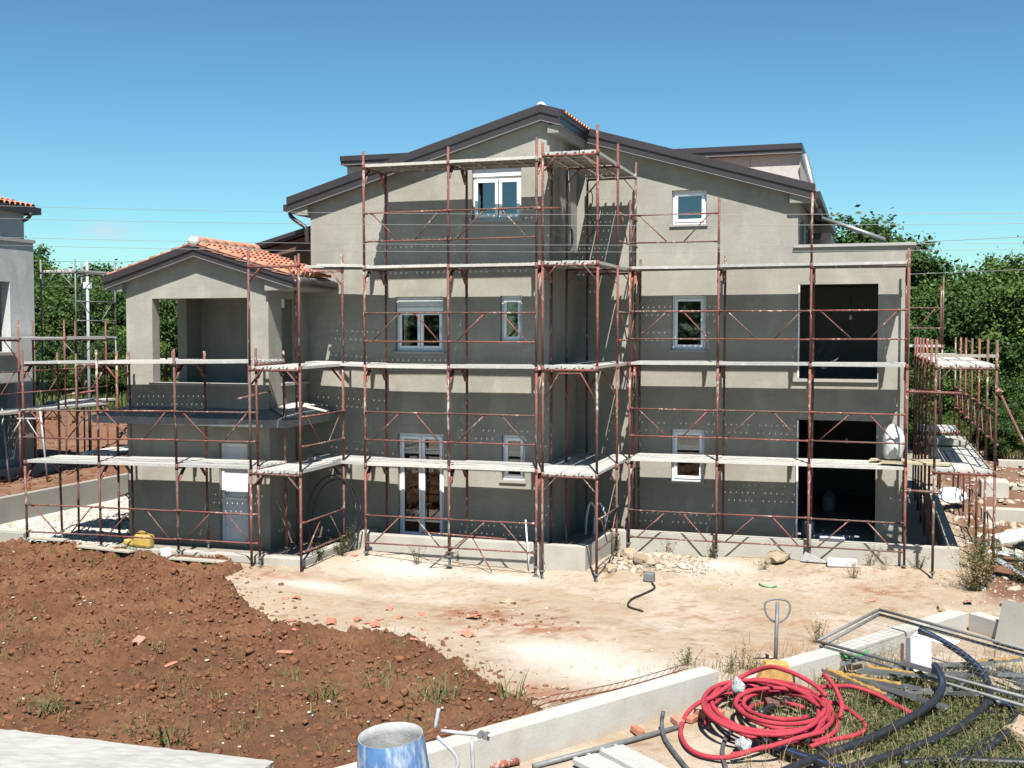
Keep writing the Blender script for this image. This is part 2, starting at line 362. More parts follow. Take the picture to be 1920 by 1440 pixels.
# ---------------------------------------------------------------- traced ground positions (metres)
RED = [[(-0.45, 13.39, 0.5), (-0.58, 13.59, 0.55), (-0.76, 13.73, 0.6), (-0.92, 13.84, 0.62), (-1.11, 14.01, 0.6), (-1.3, 14.16, 0.5), (-1.48, 14.19, 0.4), (-1.65, 13.95, 0.32), (-1.77, 13.66, 0.28), (-1.94, 13.61, 0.2), (-2.06, 13.53, 0.1), (-2.08, 13.19, 0.06), (-2.03, 12.83, 0.05), (-1.9, 12.49, 0.05), (-1.74, 12.32, 0.05), (-1.54, 12.26, 0.06), (-1.37, 12.25, 0.1), (-1.18, 12.32, 0.16), (-0.96, 12.37, 0.22), (-0.69, 12.6, 0.26), (-0.45, 12.81, 0.28)], [(-0.44, 13.7, 0.2), (-0.46, 13.36, 0.22427050983124844), (-0.54, 13.11, 0.22853169548885463), (-0.69, 12.97, 0.20927050983124842), (-0.87, 12.92, 0.18236644243122582), (-1.08, 12.89, 0.17), (-1.29, 12.87, 0.18236644243122582), (-1.48, 12.89, 0.20927050983124842), (-1.65, 13.0, 0.2285316954888546), (-1.78, 13.23, 0.22427050983124844), (-1.86, 13.57, 0.2), (-1.87, 13.93, 0.17572949016875158), (-1.8, 14.21, 0.1714683045111454), (-1.65, 14.38, 0.19072949016875157), (-1.45, 14.45, 0.2176335575687742), (-1.21, 14.48, 0.23), (-0.98, 14.49, 0.21763355756877423), (-0.77, 14.45, 0.19072949016875165), (-0.6, 14.31, 0.17146830451114542), (-0.48, 14.05, 0.1757294901687516), (-0.44, 13.7, 0.19999999999999998)], [(-0.46, 13.47, 0.1852441295442369), (-0.49, 13.2, 0.18795153947948204), (-0.57, 13.03, 0.16761487582558385), (-0.7, 12.93, 0.14100028393715128), (-0.87, 12.85, 0.13004961837544238), (-1.06, 12.78, 0.1437909308239558), (-1.26, 12.74, 0.17089547799442306), (-1.44, 12.81, 0.18901747173964228), (-1.61, 13.01, 0.18321660590032765), (-1.75, 13.32, 0.15827528537335572), (-1.83, 13.66, 0.13475587045576312), (-1.83, 13.95, 0.13204846052051797), (-1.76, 14.15, 0.15238512417441613), (-1.61, 14.28, 0.1789997160628487), (-1.42, 14.37, 0.18995038162455763), (-1.21, 14.45, 0.1762090691760442), (-0.99, 14.48, 0.14910452200557697), (-0.79, 14.39, 0.13098252826035772), (-0.62, 14.15, 0.13678339409967236), (-0.51, 13.81, 0.1617247146266443), (-0.46, 13.47, 0.18524412954423689)], [(-0.47, 13.52, 0.24727892280477046), (-0.49, 13.38, 0.22593405263540856), (-0.55, 13.28, 0.1996969744460704), (-0.65, 13.16, 0.1901983093695574), (-0.78, 13.02, 0.20526903706201569), (-0.92, 12.9, 0.23248440509641427), (-1.07, 12.87, 0.2494072613366189), (-1.22, 12.96, 0.2420859039515362), (-1.35, 13.16, 0.21655627591590318), (-1.45, 13.4, 0.19386575558927077), (-1.5, 13.6, 0.19272107719522955), (-1.49, 13.74, 0.21406594736459145), (-1.42, 13.85, 0.24030302555392957), (-1.32, 13.99, 0.2498016906304426), (-1.18, 14.14, 0.23473096293798432), (-1.03, 14.28, 0.2075155949035857), (-0.86, 14.31, 0.1905927386633811), (-0.71, 14.19, 0.19791409604846377), (-0.58, 13.97, 0.22344372408409682), (-0.5, 13.72, 0.24613424441072926), (-0.47, 13.52, 0.24727892280477046)], [(-0.65, 13.56, 0.11216244033074305), (-0.72, 13.42, 0.12822378880940197), (-0.81, 13.29, 0.15118348209014337), (-0.91, 13.2, 0.16759204323703547), (-1.02, 13.2, 0.16783755966925698), (-1.13, 13.27, 0.15177621119059806), (-1.23, 13.4, 0.12881651790985665), (-1.32, 13.53, 0.11240795676296457), (-1.38, 13.64, 0.11216244033074303), (-1.42, 13.72, 0.12822378880940197), (-1.42, 13.78, 0.15118348209014343), (-1.39, 13.86, 0.16759204323703544), (-1.34, 13.98, 0.16783755966925698), (-1.27, 14.13, 0.15177621119059811), (-1.18, 14.27, 0.12881651790985654), (-1.07, 14.36, 0.11240795676296458), (-0.96, 14.36, 0.11216244033074302), (-0.84, 14.28, 0.128223788809402), (-0.73, 14.14, 0.15118348209014337), (-0.65, 13.99, 0.16759204323703544), (-0.59, 13.88, 0.16783755966925698)], [(-0.38, 13.74, 0.07729592514076217), (-0.4, 13.46, 0.07079061570449258), (-0.48, 13.16, 0.08836638422435258), (-0.62, 12.89, 0.1155332487279822), (-0.79, 12.74, 0.12989404482064493), (-0.99, 12.73, 0.11960930862590836), (-1.21, 12.86, 0.09315808001527612), (-1.42, 13.05, 0.07234753204531995), (-1.6, 13.26, 0.07433449427822161), (-1.73, 13.47, 0.0974808564429012), (-1.8, 13.71, 0.12270407485923784), (-1.8, 14.01, 0.12920938429550743), (-1.74, 14.36, 0.11163361577564744), (-1.6, 14.68, 0.08446675127201787), (-1.41, 14.87, 0.07010595517935508), (-1.17, 14.87, 0.08039069137409167), (-0.92, 14.71, 0.10684191998472388), (-0.7, 14.46, 0.12765246795468002), (-0.53, 14.21, 0.12566550572177843), (-0.42, 13.98, 0.10251914355709876), (-0.38, 13.74, 0.07729592514076217)], [(-1.3, 13.63, 0.10850986556389679), (-1.32, 13.64, 0.120642621057399), (-1.34, 13.66, 0.12827555451308456), (-1.35, 13.71, 0.12974478603500542), (-1.36, 13.78, 0.1247300423224692), (-1.36, 13.86, 0.1143244720705436), (-1.35, 13.95, 0.10079635381834763), (-1.33, 14.05, 0.08709464082487653), (-1.3, 14.13, 0.07620612773759385), (-1.26, 14.19, 0.07050436833210652), (-1.22, 14.23, 0.07123227176010585), (-1.16, 14.24, 0.0782311645722462), (-1.11, 14.22, 0.0899753794596711), (-1.05, 14.2, 0.10390483081986236), (-0.99, 14.16, 0.11698308001302715), (-0.93, 14.13, 0.12635923936497817), (-0.87, 14.11, 0.1299894284806497), (-0.82, 14.1, 0.12708231350090052), (-0.77, 14.1, 0.11827160755818439), (-0.73, 14.11, 0.1054779295826031), (-0.7, 14.11, 0.0914901344361033)], [(-0.53, 13.46, 0.2516175350540322), (-0.54, 13.09, 0.27837673310872185), (-0.62, 12.81, 0.28998561035921083), (-0.75, 12.65, 0.2768734659915432), (-0.91, 12.6, 0.24985033857056457), (-1.11, 12.6, 0.23119489140048904), (-1.31, 12.62, 0.23628722537848415), (-1.49, 12.66, 0.2609290701725865), (-1.65, 12.79, 0.2848049621130982), (-1.78, 13.03, 0.2882309116549188), (-1.86, 13.38, 0.2683824649459678), (-1.88, 13.78, 0.24162326689127814), (-1.83, 14.11, 0.2300143896407892), (-1.69, 14.31, 0.24312653400845677), (-1.5, 14.38, 0.2701496614294354), (-1.27, 14.38, 0.28880510859951103), (-1.05, 14.34, 0.2837127746215159), (-0.85, 14.26, 0.2590709298274136), (-0.68, 14.1, 0.23519503788690185), (-0.57, 13.83, 0.23176908834508123), (-0.53, 13.46, 0.2516175350540322)], [(-0.31, 13.59, 0.08970959796156368), (-0.34, 13.28, 0.09988260308626044), (-0.43, 13.08, 0.0854195088268632), (-0.57, 12.98, 0.058244116685787155), (-0.75, 12.91, 0.04076062149360587), (-0.96, 12.86, 0.04738293236970087), (-1.17, 12.84, 0.07265142090001153), (-1.37, 12.91, 0.09573399983559276), (-1.55, 13.1, 0.0976007102717052), (-1.69, 13.42, 0.07671258106541862), (-1.77, 13.8, 0.05029040203843634), (-1.78, 14.14, 0.04011739691373957), (-1.7, 14.37, 0.05458049117313681), (-1.55, 14.51, 0.0817558833142128), (-1.34, 14.6, 0.09923937850639414), (-1.1, 14.65, 0.09261706763029912), (-0.86, 14.66, 0.0673485790999885), (-0.65, 14.56, 0.04426600016440728), (-0.47, 14.32, 0.04239928972829482), (-0.36, 13.97, 0.06328741893458142), (-0.31, 13.59, 0.08970959796156366)], [(-0.41, 13.75, 0.14968074739870146), (-0.43, 13.56, 0.13391454559697596), (-0.5, 13.42, 0.10667678198980582), (-0.61, 13.3, 0.09042307228408482), (-0.74, 13.17, 0.09855345417112328), (-0.89, 13.05, 0.1243650010142584), (-1.04, 13.02, 0.14657791227372227), (-1.19, 13.12, 0.14687920872817573), (-1.33, 13.35, 0.12502049269370336), (-1.43, 13.64, 0.09902273440102621), (-1.49, 13.92, 0.09031925260129854), (-1.49, 14.13, 0.10608545440302407), (-1.43, 14.29, 0.13332321801019414), (-1.32, 14.44, 0.14957692771591516), (-1.17, 14.59, 0.14144654582887672), (-1.01, 14.72, 0.11563499898574156), (-0.83, 14.74, 0.09342208772627773), (-0.67, 14.61, 0.09312079127182425), (-0.54, 14.35, 0.11497950730629662), (-0.45, 14.03, 0.14097726559897386), (-0.41, 13.75, 0.14968074739870146)], [(-0.3, 13.64, 0.1), (-0.28, 13.79, 0.2), (-0.34, 14.0, 0.3), (-0.41, 14.04, 0.4), (-0.5, 14.17, 0.45)], [(-0.53, 14.07, 0.3), (-0.35, 14.33, 0.25), (-0.16, 14.53, 0.2), (0.09, 14.49, 0.15), (0.29, 14.28, 0.12), (0.46, 14.09, 0.1), (0.6, 14.0, 0.05)], [(-0.56, 14.05, 0.2), (-0.37, 14.1, 0.2), (-0.2, 13.89, 0.2), (-0.06, 13.57, 0.2), (-0.01, 13.43, 0.15), (-0.11, 13.19, 0.15), (-0.26, 13.03, 0.15), (-0.45, 12.84, 0.15), (-0.58, 12.66, 0.15)], [(-1.76, 13.51, 0.12), (-1.79, 13.39, 0.09), (-1.82, 13.24, 0.06)], [(-1.39, 12.3, 0.06), (-1.25, 12.43, 0.06), (-1.04, 12.7, 0.06), (-0.77, 13.02, 0.06), (-0.45, 13.38, 0.06)]]
BLK = [[(0.81, 15.05, 0.45), (0.87, 14.77, 0.4), (0.87, 14.6, 0.3), (0.75, 14.25, 0.22), (0.52, 13.81, 0.18), (0.18, 13.24, 0.14), (-0.16, 12.76, 0.12), (-0.43, 12.45, 0.1), (-0.71, 12.02, 0.1), (-0.99, 11.51, 0.1)], [(0.68, 16.61, 0.5), (0.93, 16.48, 0.42), (1.19, 16.18, 0.34), (1.39, 15.77, 0.26), (1.46, 15.29, 0.2), (1.39, 14.68, 0.15), (1.13, 14.0, 0.12), (0.84, 13.49, 0.1), (0.48, 13.01, 0.08), (0.09, 12.51, 0.08), (-0.28, 12.06, 0.08)], [(1.35, 14.6, 0.15), (1.51, 14.72, 0.15), (1.64, 14.64, 0.14), (1.68, 14.36, 0.12), (1.58, 13.91, 0.1), (1.37, 13.44, 0.08), (1.14, 13.01, 0.07), (0.94, 12.56, 0.07)], [(1.3, 14.62, 0.06), (1.55, 14.46, 0.06), (1.57, 14.09, 0.06), (1.37, 13.65, 0.06), (1.1, 13.24, 0.06), (0.79, 12.7, 0.06)], [(0.36, 12.52, 0.07), (0.85, 12.77, 0.07), (1.28, 12.87, 0.07), (1.82, 12.98, 0.07)], [(-1.25, 13.15, 0.07), (-1.12, 12.85, 0.07), (-0.9, 12.58, 0.07), (-0.56, 12.36, 0.07), (-0.23, 12.19, 0.07)], [(-1.11, 13.1, 0.07), (-0.98, 12.82, 0.07), (-0.74, 12.53, 0.07), (-0.4, 12.29, 0.07)], [(-0.83, 13.06, 0.07), (-0.59, 12.85, 0.07), (-0.35, 12.62, 0.07)], [(-1.22, 13.72, 0.06), (-1.09, 14.07, 0.06), (-0.95, 14.28, 0.06), (-0.84, 14.14, 0.06)]]
GRH = [[(-2.27, 13.0, 0.25), (-2.29, 13.01, 0.1), (-2.2, 12.72, 0.04), (-2.02, 12.31, 0.04), (-1.79, 11.85, 0.04)], [(-1.5, 13.28, 0.03), (-1.54, 12.95, 0.03), (-1.52, 12.5, 0.03), (-1.41, 12.0, 0.03)]]
CAB = [(-3.84, 20.7, 0.03), (-3.72, 20.32, 0.03), (-3.82, 19.8, 0.03), (-3.93, 19.43, 0.03), (-3.94, 19.05, 0.03), (-3.86, 18.76, 0.03), (-3.59, 18.54, 0.03)]
FRM = [[(-0.68, 16.32, 0.35), (0.16, 17.64, 0.55), (2.26, 15.71, 0.55), (2.07, 14.33, 0.35)], [(-0.63, 16.24, 0.3), (0.16, 17.67, 0.47), (2.27, 15.75, 0.45), (2.06, 14.19, 0.28)]]
MESHQ = [(0.09, 13.63, 0.1)]
LAT = [[(-2.33, 15.25, 0.12), (-3.04, 14.12, 0.12), (-3.75, 13.35, 0.12)], [(-3.68, 13.08, 0.2), (-4.39, 11.83, 0.2), (-5.19, 10.48, 0.2), (-5.45, 10.05, 0.2)]]
CDOT = [(-3.92, 20.86, 0.05)]
PT = {'bin': (-4.19, 9.47, 1.0), 'jerry': (-14.1, 19.46, 0.45), 'foam1': (-0.51, 23.05, 0.05), 'foam2': (-0.75, 23.04, 0.6), 'foam3': (-1.02, 23.57, 0.1), 'rock1': (-1.65, 23.54, 0.1), 'rock2': (-4.5, 21.72, 0.2), 'rock3': (-4.81, 21.39, 0.1), 'rock4': (-4.25, 21.36, 0.1), 'rock5': (-5.96, 18.42, 0.0), 'rock6': (-1.12, 14.8, 0.1), 'rock7': (1.39, 20.28, 0.0), 'rock8': (-3.82, 14.25, 0.0), 'rock9': (1.59, 13.55, 0.2), 'rock10': (1.32, 12.76, 0.1), 'heap': (-4.28, 23.22, 0.0), 'green': (-1.8, 21.02, 0.0), 'bag1': (-1.48, 13.77, 0.3), 'bag2': (-1.27, 12.49, 0.15), 'bag3': (-1.47, 14.08, 0.3), 'pal': (-1.16, 15.02, 0.1), 'hnd': (-1.16, 15.89, 0.2), 'sheet': (0.9, 16.54, 0.5), 'foamb': (0.64, 15.63, 0.5), 'plate': (2.05, 18.37, 0.3), 'plateR': (2.24, 18.11, 0.1), 'plateL': (1.79, 18.37, 0.1), 'tubeA': (-3.4, 11.47, 0.04), 'tubeB': (-2.08, 13.18, 0.04), 'plk': (-2.59, 11.75, 0.1), 'plkA': (-3.06, 11.93, 0.1), 'plkB': (-2.67, 12.17, 0.1), 'plkC': (-2.14, 11.66, 0.1), 'tb1': (-3.84, 11.28, 0.05), 'tb2': (-3.59, 11.54, 0.05), 'br1': (-2.16, 13.41, 0.05), 'br2': (-1.96, 13.52, 0.1), 'br3': (-2.73, 12.85, 0.0), 'br4': (-2.58, 12.84, 0.0), 'brn': (-1.81, 13.61, 0.1), 'st1a': (-0.54, 15.24, 0.25), 'st1b': (0.27, 14.47, 0.2), 'st2a': (-0.04, 15.3, 0.3), 'st2b': (0.74, 15.19, 0.3), 'st3a': (-0.44, 15.27, 0.2), 'st3b': (0.47, 14.81, 0.25), 'st4a': (0.42, 15.34, 0.4), 'st4b': (0.86, 15.0, 0.4), 'st5a': (0.16, 14.66, 0.2), 'st5b': (1.04, 14.94, 0.2), 'st6a': (1.44, 16.04, 0.2), 'st6b': (2.15, 15.51, 0.2), 'gt1': (1.19, 16.16, 0.2), 'gt2': (2.16, 15.86, 0.2), 'loop': (-10.2, 20.02, 0.2), 'grass': (0.48, 14.75, 0.0), 'barrelbag': (0.09, 14.53, 0.3), 'blk1': (2.6, 27.65, 0.0), 'blk2': (3.2, 28.55, 0.0), 'deb1': (3.22, 30.95, 0.0), 'deb2': (2.94, 26.12, 0.0)}
TILE = [(-9.65, 17.28, 0.02), (-9.41, 17.32, 0.02), (-8.97, 16.24, 0.02), (-8.2, 16.24, 0.02), (-7.85, 16.28, 0.02), (-7.86, 16.6, 0.02), (-7.66, 16.48, 0.02), (-7.44, 16.31, 0.02), (-7.53, 16.81, 0.02), (-7.39, 16.93, 0.02), (-7.28, 17.0, 0.02), (-7.71, 17.39, 0.02), (-7.11, 17.39, 0.02), (-6.24, 17.33, 0.02), (-6.7, 16.45, 0.02), (-5.8, 16.24, 0.02), (-5.39, 21.92, 0.02), (-9.81, 20.57, 0.02), (0.11, 20.58, 0.02), (1.64, 20.87, 0.02)]
TILES = [(-10.64, 14.89, 0.18), (-10.11, 13.8, 0.18), (-9.67, 12.58, 0.18), (-6.37, 15.13, 0.18), (-7.72, 14.1, 0.18), (-5.6, 13.39, 0.18), (-9.06, 13.03, 0.18), (-8.35, 15.38, 0.18)]
WEED = [(-9.34, 11.16, 0.12), (-8.86, 11.62, 0.12), (-11.39, 12.85, 0.12), (-10.93, 13.64, 0.12), (-9.65, 13.68, 0.12), (-8.32, 10.63, 0.12), (-11.05, 12.95, 0.12), (-7.39, 10.75, 0.12), (-6.43, 12.6, 0.12), (-6.03, 11.92, 0.12), (-7.17, 13.05, 0.12), (-6.86, 11.28, 0.12), (-5.97, 13.31, 0.12), (-5.04, 12.83, 0.12), (-4.96, 13.18, 0.12), (-4.38, 13.04, 0.12), (-4.07, 13.14, 0.12), (-4.32, 13.49, 0.12), (-8.19, 11.33, 0.12), (-7.68, 12.21, 0.12), (-7.99, 11.69, 0.12), (-6.09, 13.75, 0.12), (-4.92, 13.88, 0.12), (-8.5, 12.62, 0.12), (-12.97, 15.03, 0.12), (-14.09, 18.39, 0.12), (-13.56, 18.93, 0.12), (-12.93, 14.51, 0.12), (-9.91, 11.94, 0.12), (-7.45, 13.32, 0.12), (-13.0, 18.23, 0.12), (-6.12, 12.39, 0.12), (-6.67, 13.82, 0.12)]
WEED2 = [(-10.34, 19.92, 0.0), (-10.12, 20.52, 0.0), (-3.06, 23.61, 0.0), (-5.06, 24.53, 0.0), (-3.94, 23.51, 0.0), (-1.92, 22.33, 0.0), (-0.27, 22.11, 0.0), (0.01, 23.74, 0.0), (0.31, 22.79, 0.0), (-7.87, 21.24, 0.0), (-8.52, 20.71, 0.0), (-5.99, 21.3, 0.0), (0.9, 23.07, 0.0), (2.59, 22.55, 0.0), (-1.44, 15.72, 0.0), (-1.64, 15.84, 0.0), (-1.79, 15.6, 0.0), (-2.41, 15.78, 0.0), (-0.71, 17.55, 0.0)]
# ---------------------------------------------------------------- ground
SOIL = np.array([(-22.5, 19.35), (-17.96, 19.3), (-14.47, 19.2), (-11.6, 19.1), (-11.14, 18.6), (-11.1, 17.9), (-10.5, 17.3), (-9.95, 16.7), (-9.45, 16.25), (-9.1, 15.85), (-8.67, 16.0), (-8.15, 15.82), (-7.34, 15.84), (-6.39, 15.9), (-5.96, 15.5), (-5.7, 14.9), (-5.25, 14.72), (-4.98, 14.3), (-4.54, 14.05), (-4.12, 13.67), (-3.7, 13.4), (-3.5, 12.7), (-4.2, 11.6), (-5.0, 10.3), (-6.5, 8.), (-22.5, 8.)])
def poly_sd(X, Y, P):   # signed distance, positive inside
    d = np.full(X.shape, 1e9); ins = np.zeros(X.shape, bool)
    for i in range(len(P)):
        a = P[i]; b_ = P[(i + 1) % len(P)]; e = b_ - a; wx = X - a[0]; wy = Y - a[1]
        t_ = np.clip((wx * e[0] + wy * e[1]) / (e @ e), 0, 1); d = np.minimum(d, (wx - e[0] * t_) ** 2 + (wy - e[1] * t_) ** 2)
        c_ = ((a[1] <= Y) != (b_[1] <= Y)) & (X < a[0] + (Y - a[1]) / (b_[1] - a[1] + 1e-12) * e[0]); ins ^= c_
    return np.where(ins, 1, -1) * np.sqrt(d)
def ground_z(X, Y):
    h = .2 * sm((Y - 15.5) / 3.5) * sm((-7.5 - X) / 3.) + .06 * sm((Y - 20) / 2)
    h = h + .16 * np.exp(-(((X + 4.05) / .75) ** 2 + ((Y - 22.2) / .75) ** 2))            # rubble heap by the plinth
    h = h + .07 * sm((Y - 22.2) / .9) * sm((X + 3.5) / 1.)
    h = h + (fbm(X * .8, Y * .8, 3) - .5) * .06 + (fbm(X * 5, Y * 5, 3) - .5) * .025
    h = h - .1 * sm((11.2 - Y) / 3) * sm((X + 4) / 1.5)
    h = np.where((X > -10.25) & (X < -5.3) & (Y > 21.3), .3, h); h = np.where((X > -5.3) & (X < 1.5) & (Y > 23.3), .26, h)
    h = np.where((X > -15.2) & (X < -10.4) & (Y > 19.4), .24, h)
    terr = np.where(Y < 30, sm((-19.2 - X) / .06), sm((-8 - X) / 10)) * .78 * sm((Y - 13) / 1.5)
    h = np.maximum(h, terr + (fbm(X * 1.5, Y * 1.5, 4) - .5) * .12 * (terr > .1))
    bank = 1.1 * sm((-14 - X) / 8) * sm((Y - 33) / 3) * (.6 + .6 * fbm(X * .6, Y * .6, 3))       # spoil bank behind the left lot
    far = sm((Y - 27) / 4) * sm((X - 1.7) / .5) * (fbm(X * .9, Y * .9, 4) - .35) * .6
    dist = np.hypot(X, Y); roll = .8 * sm((dist - 80) / 300) * (fbm(X * .02, Y * .02, 3) - .5) * 6
    return h + bank * .7 + far + roll
def L3(c): return np.array(c, float)
def lerp(a, b_, k): return a * (1 - k[..., None]) + b_ * k[..., None]
def ground_c(X, Y):
    n1 = fbm(X * .7 + 3, Y * .7, 4); n2 = fbm(X * 2.3, Y * 2.3 + 9, 5, .6); n3 = fbm(X * 7, Y * 7, 4, .6)
    c = np.zeros(X.shape + (3,)) + L3((.47, .37, .265))
    c = lerp(c, L3((.6, .51, .42)), sm((n1 - .42) * 4) * .75)
    c = lerp(c, L3((.39, .285, .16)), sm((n3 - .5) * 6) * .5)
    c = lerp(c, L3((.3, .165, .09)), sm((n2 + n3 * .5 - .93) * 9) * .6)
    for (x, y, rx, ry, k) in ((-6.2, 17.6, .55, .5, .9), (-5.1, 17.1, 1.0, .55, .55), (-2.2, 18.6, 1.6, .3, .5), (-4.0, 14.1, .5, .4, .8), (-10.4, 18.4, .6, .4, .8), (-1.2, 17.0, .6, .4, .3), (.3, 21.3, .7, .4, .5), (-.9, 16.0, .8, .5, .5)):
        d = ((X - x) / rx) ** 2 + ((Y - y) / ry) ** 2
        c = lerp(c, L3((.34, .15, .07)), np.clip(np.exp(-d) * k * (.4 + 1.5 * sm((n3 - .4) * 4)), 0, 1))
    for (x, y, rx, ry) in ((-8.6, 20.3, 1.0, .7), (-9.6, 18.2, .9, .3), (-4.5, 15.9, .8, .5), (-3.0, 22.4, .8, .5), (-3.2, 15.2, 1.2, .8), (-6.6, 20.3, .8, .4)):
        d = ((X - x) / rx) ** 2 + ((Y - y) / ry) ** 2
        c = lerp(c, L3((.74, .71, .66)), np.clip(np.exp(-d) * .85 * (.4 + n3), 0, 1))
    g = sm((X + 19.2) / .1) * sm((-15. - X) / .3) * sm((Y - 19.4) / .3) * sm((29 - Y) / .5); c = lerp(c, L3((.72, .7, .66)), g)
    red = np.maximum(np.where((X < -19.1) & (Y > 14), 1., 0.), sm((X - 1.75) / .5) * sm((Y - 20.2) / 1.2 + (n1 - .5) * 2)); red = red * sm((70 - Y) / 20)
    c = lerp(c, L3((.2, .088, .042)), red * np.clip(.45 + n2, 0, 1))
    gr = np.where(X < -8, sm((Y - 45) / 6), sm((Y - 42) / 8)) * np.clip(.5 + n2, 0, 1); gr = np.maximum(gr, sm((np.abs(X) - 45) / 20)); gr = np.maximum(gr, sm((-3 - Y) / 8))
    c = lerp(c, L3((.17, .19, .07)), gr)
    inner = ((X > -10.25) & (X < -5.3) & (Y > 21.3)) | ((X > -5.3) & (X < 1.5) & (Y > 23.3)) | ((X > -15.2) & (X < -10.4) & (Y > 19.4))
    c[inner] = c[inner] * .25 + L3((.33, .31, .28)) * .75
    return c
def axis_(a, b_, st, lo, hi, g=1.22):
    r = list(np.arange(a, b_, st)); s_ = st; x = r[0]; L = []
    while x > lo: s_ *= g; x -= s_; L.append(x)
    s_ = st; x = r[-1]
    while x < hi: s_ *= g; x += s_; r.append(x)
    return np.array(L[::-1] + r)
grid_object('ground', axis_(-20, 5.5, .07, -900, 900), axis_(10.2, 28.5, .075, -400, 1500), ground_z, ground_c, M['ground'], kind='structure')
def soil_sd(X, Y): return poly_sd(X, Y, SOIL) + (fbm(X * 1.4 + 9, Y * 1.4, 4) - .5) * .75 + (fbm(X * 6, Y * 6, 3) - .5) * .22
def soil_z(X, Y):
    d = soil_sd(X, Y); n = fbm(X * 1.3, Y * 1.3 + 4, 3); r1 = 1 - np.abs(fbm(X * 4.2, Y * 4.2, 4) * 2 - 1); r2 = 1 - np.abs(fbm(X * 13 + 7, Y * 13, 3, .6) * 2 - 1)
    k = sm((Y - 11) / 3)
    h = .09 + .1 * n + (r1 - .75) * (.14 + .12 * k) + (r2 - .75) * (.085 + .05 * k) + (fbm(X * 24, Y * 24, 3, .7) - .5) * .075
    edge = .05 * np.exp(-((d - .3) / .3) ** 2) * sm((Y - 12) / 2)
    return ground_z(X, Y) - .1 + (h + edge + .06) * sm(d / .28)
def soil_c(X, Y):
    n = fbm(X * 1.1, Y * 1.1 + 2, 4); n2 = fbm(X * 9, Y * 9, 4, .6)
    c = lerp(np.zeros(X.shape + (3,)) + L3((.235, .095, .038)), L3((.3, .135, .058)), sm((n - .35) * 3))
    c = lerp(c, L3((.15, .05, .02)), sm((n2 - .5) * 4) * .6)
    return lerp(c, L3((.42, .25, .14)), sm((n2 - .62) * 10) * sm((n - .5) * 6) * .6)
grid_object('red_soil', np.arange(-21.5, -3.2, .036), np.arange(8.8, 19.7, .036), soil_z, soil_c, M['soil'], keep=lambda X, Y: (soil_sd(X, Y) > -.05) & (Y > 8.5 + (X + 22) * .1) & (X > -1.05 * Y - 3), kind='structure')
def gz(x, y): return float(ground_z(np.array([x]), np.array([y]))[0])
def sz(x, y): return max(gz(x, y), float(soil_z(np.array([x]), np.array([y]))[0]) if soil_sd(np.array([x]), np.array([y]))[0] > 0 else -9)
# lumps and chips: scattered far too thick to count
ICO = None
def ico():
    global ICO
    if ICO is None:
        t_ = (1 + 5 ** .5) / 2
        v = np.array([(-1, t_, 0), (1, t_, 0), (-1, -t_, 0), (1, -t_, 0), (0, -1, t_), (0, 1, t_), (0, -1, -t_), (0, 1, -t_), (t_, 0, -1), (t_, 0, 1), (-t_, 0, -1), (-t_, 0, 1)]) / 1.902
        f = np.array([(0, 11, 5), (0, 5, 1), (0, 1, 7), (0, 7, 10), (0, 10, 11), (1, 5, 9), (5, 11, 4), (11, 10, 2), (10, 7, 6), (7, 1, 8), (3, 9, 4), (3, 4, 2), (3, 2, 6), (3, 6, 8), (3, 8, 9), (4, 9, 5), (2, 4, 11), (6, 2, 10), (8, 6, 7), (9, 8, 1)])
        ICO = (v, f)
    return ICO
def scatter(name, pts, sizes, mat_, flat=.6, smooth=False, **kw):
    v, f = ico(); n = len(pts); sizes = np.array(sizes)
    P = v[None] * (1 + (RS.rand(n, 12, 1) - .5) * 1.05) * sizes[:, None, None] * np.stack([.7 + .7 * RS.rand(n), .7 + .7 * RS.rand(n), flat * (.6 + .8 * RS.rand(n))], -1)[:, None]
    a = RS.rand(n) * 6.28; ca, sa = np.cos(a)[:, None], np.sin(a)[:, None]
    P = np.stack([P[..., 0] * ca - P[..., 1] * sa, P[..., 0] * sa + P[..., 1] * ca, P[..., 2]], -1) + np.array(pts)[:, None]
    F = (f[None] + (np.arange(n) * 12)[:, None, None]).reshape(-1, 3); co = P.reshape(-1, 3)
    me = bpy.data.meshes.new(name); me.vertices.add(len(co)); me.vertices.foreach_set('co', co.ravel()); me.loops.add(F.size); me.loops.foreach_set('vertex_index', F.ravel().astype(np.int32))
    me.polygons.add(len(F)); me.polygons.foreach_set('loop_start', np.arange(0, F.size, 3).astype(np.int32)); me.update(calc_edges=True)
    if smooth: me.polygons.foreach_set('use_smooth', np.ones(len(F), bool))
    me.materials.append(mat_); return tag(ob(name, me), kind='stuff', **kw)
def rnd_pts(n, x0, x1, y0, y1, z, ok=None):
    x = RS.uniform(x0, x1, n); y = RS.uniform(y0, y1, n)
    if ok is not None: k = ok(x, y); x, y = x[k], y[k]
    return x, y, z(x, y)
x, y, z = rnd_pts(26000, -19, -3.3, 9.6, 19.3, soil_z, lambda x, y: (soil_sd(x, y) > .05) & (RS.rand(len(x)) < .25 + .75 * sm((fbm(x * 1.5, y * 1.5, 3) - .42) * 6)))
scatter('soil_clods', np.stack([x, y, z + .008], -1), .01 + .038 * RS.rand(len(x)) ** 3, M['clod'], .75)
x, y, z = rnd_pts(420, -19, -3.3, 12.5, 19.3, soil_z, lambda x, y: (soil_sd(x, y) > .05) & ((soil_sd(x, y) < 1.2) | (fbm(x, y, 3) > .52)))
scatter('soil_lumps', np.stack([x, y, z + .01], -1), .03 + .045 * RS.rand(len(x)) ** 2, M['clod'], .8)
x, y, z = rnd_pts(1000, -19, -3.3, 9.6, 19.3, soil_z, lambda x, y: soil_sd(x, y) > .02)
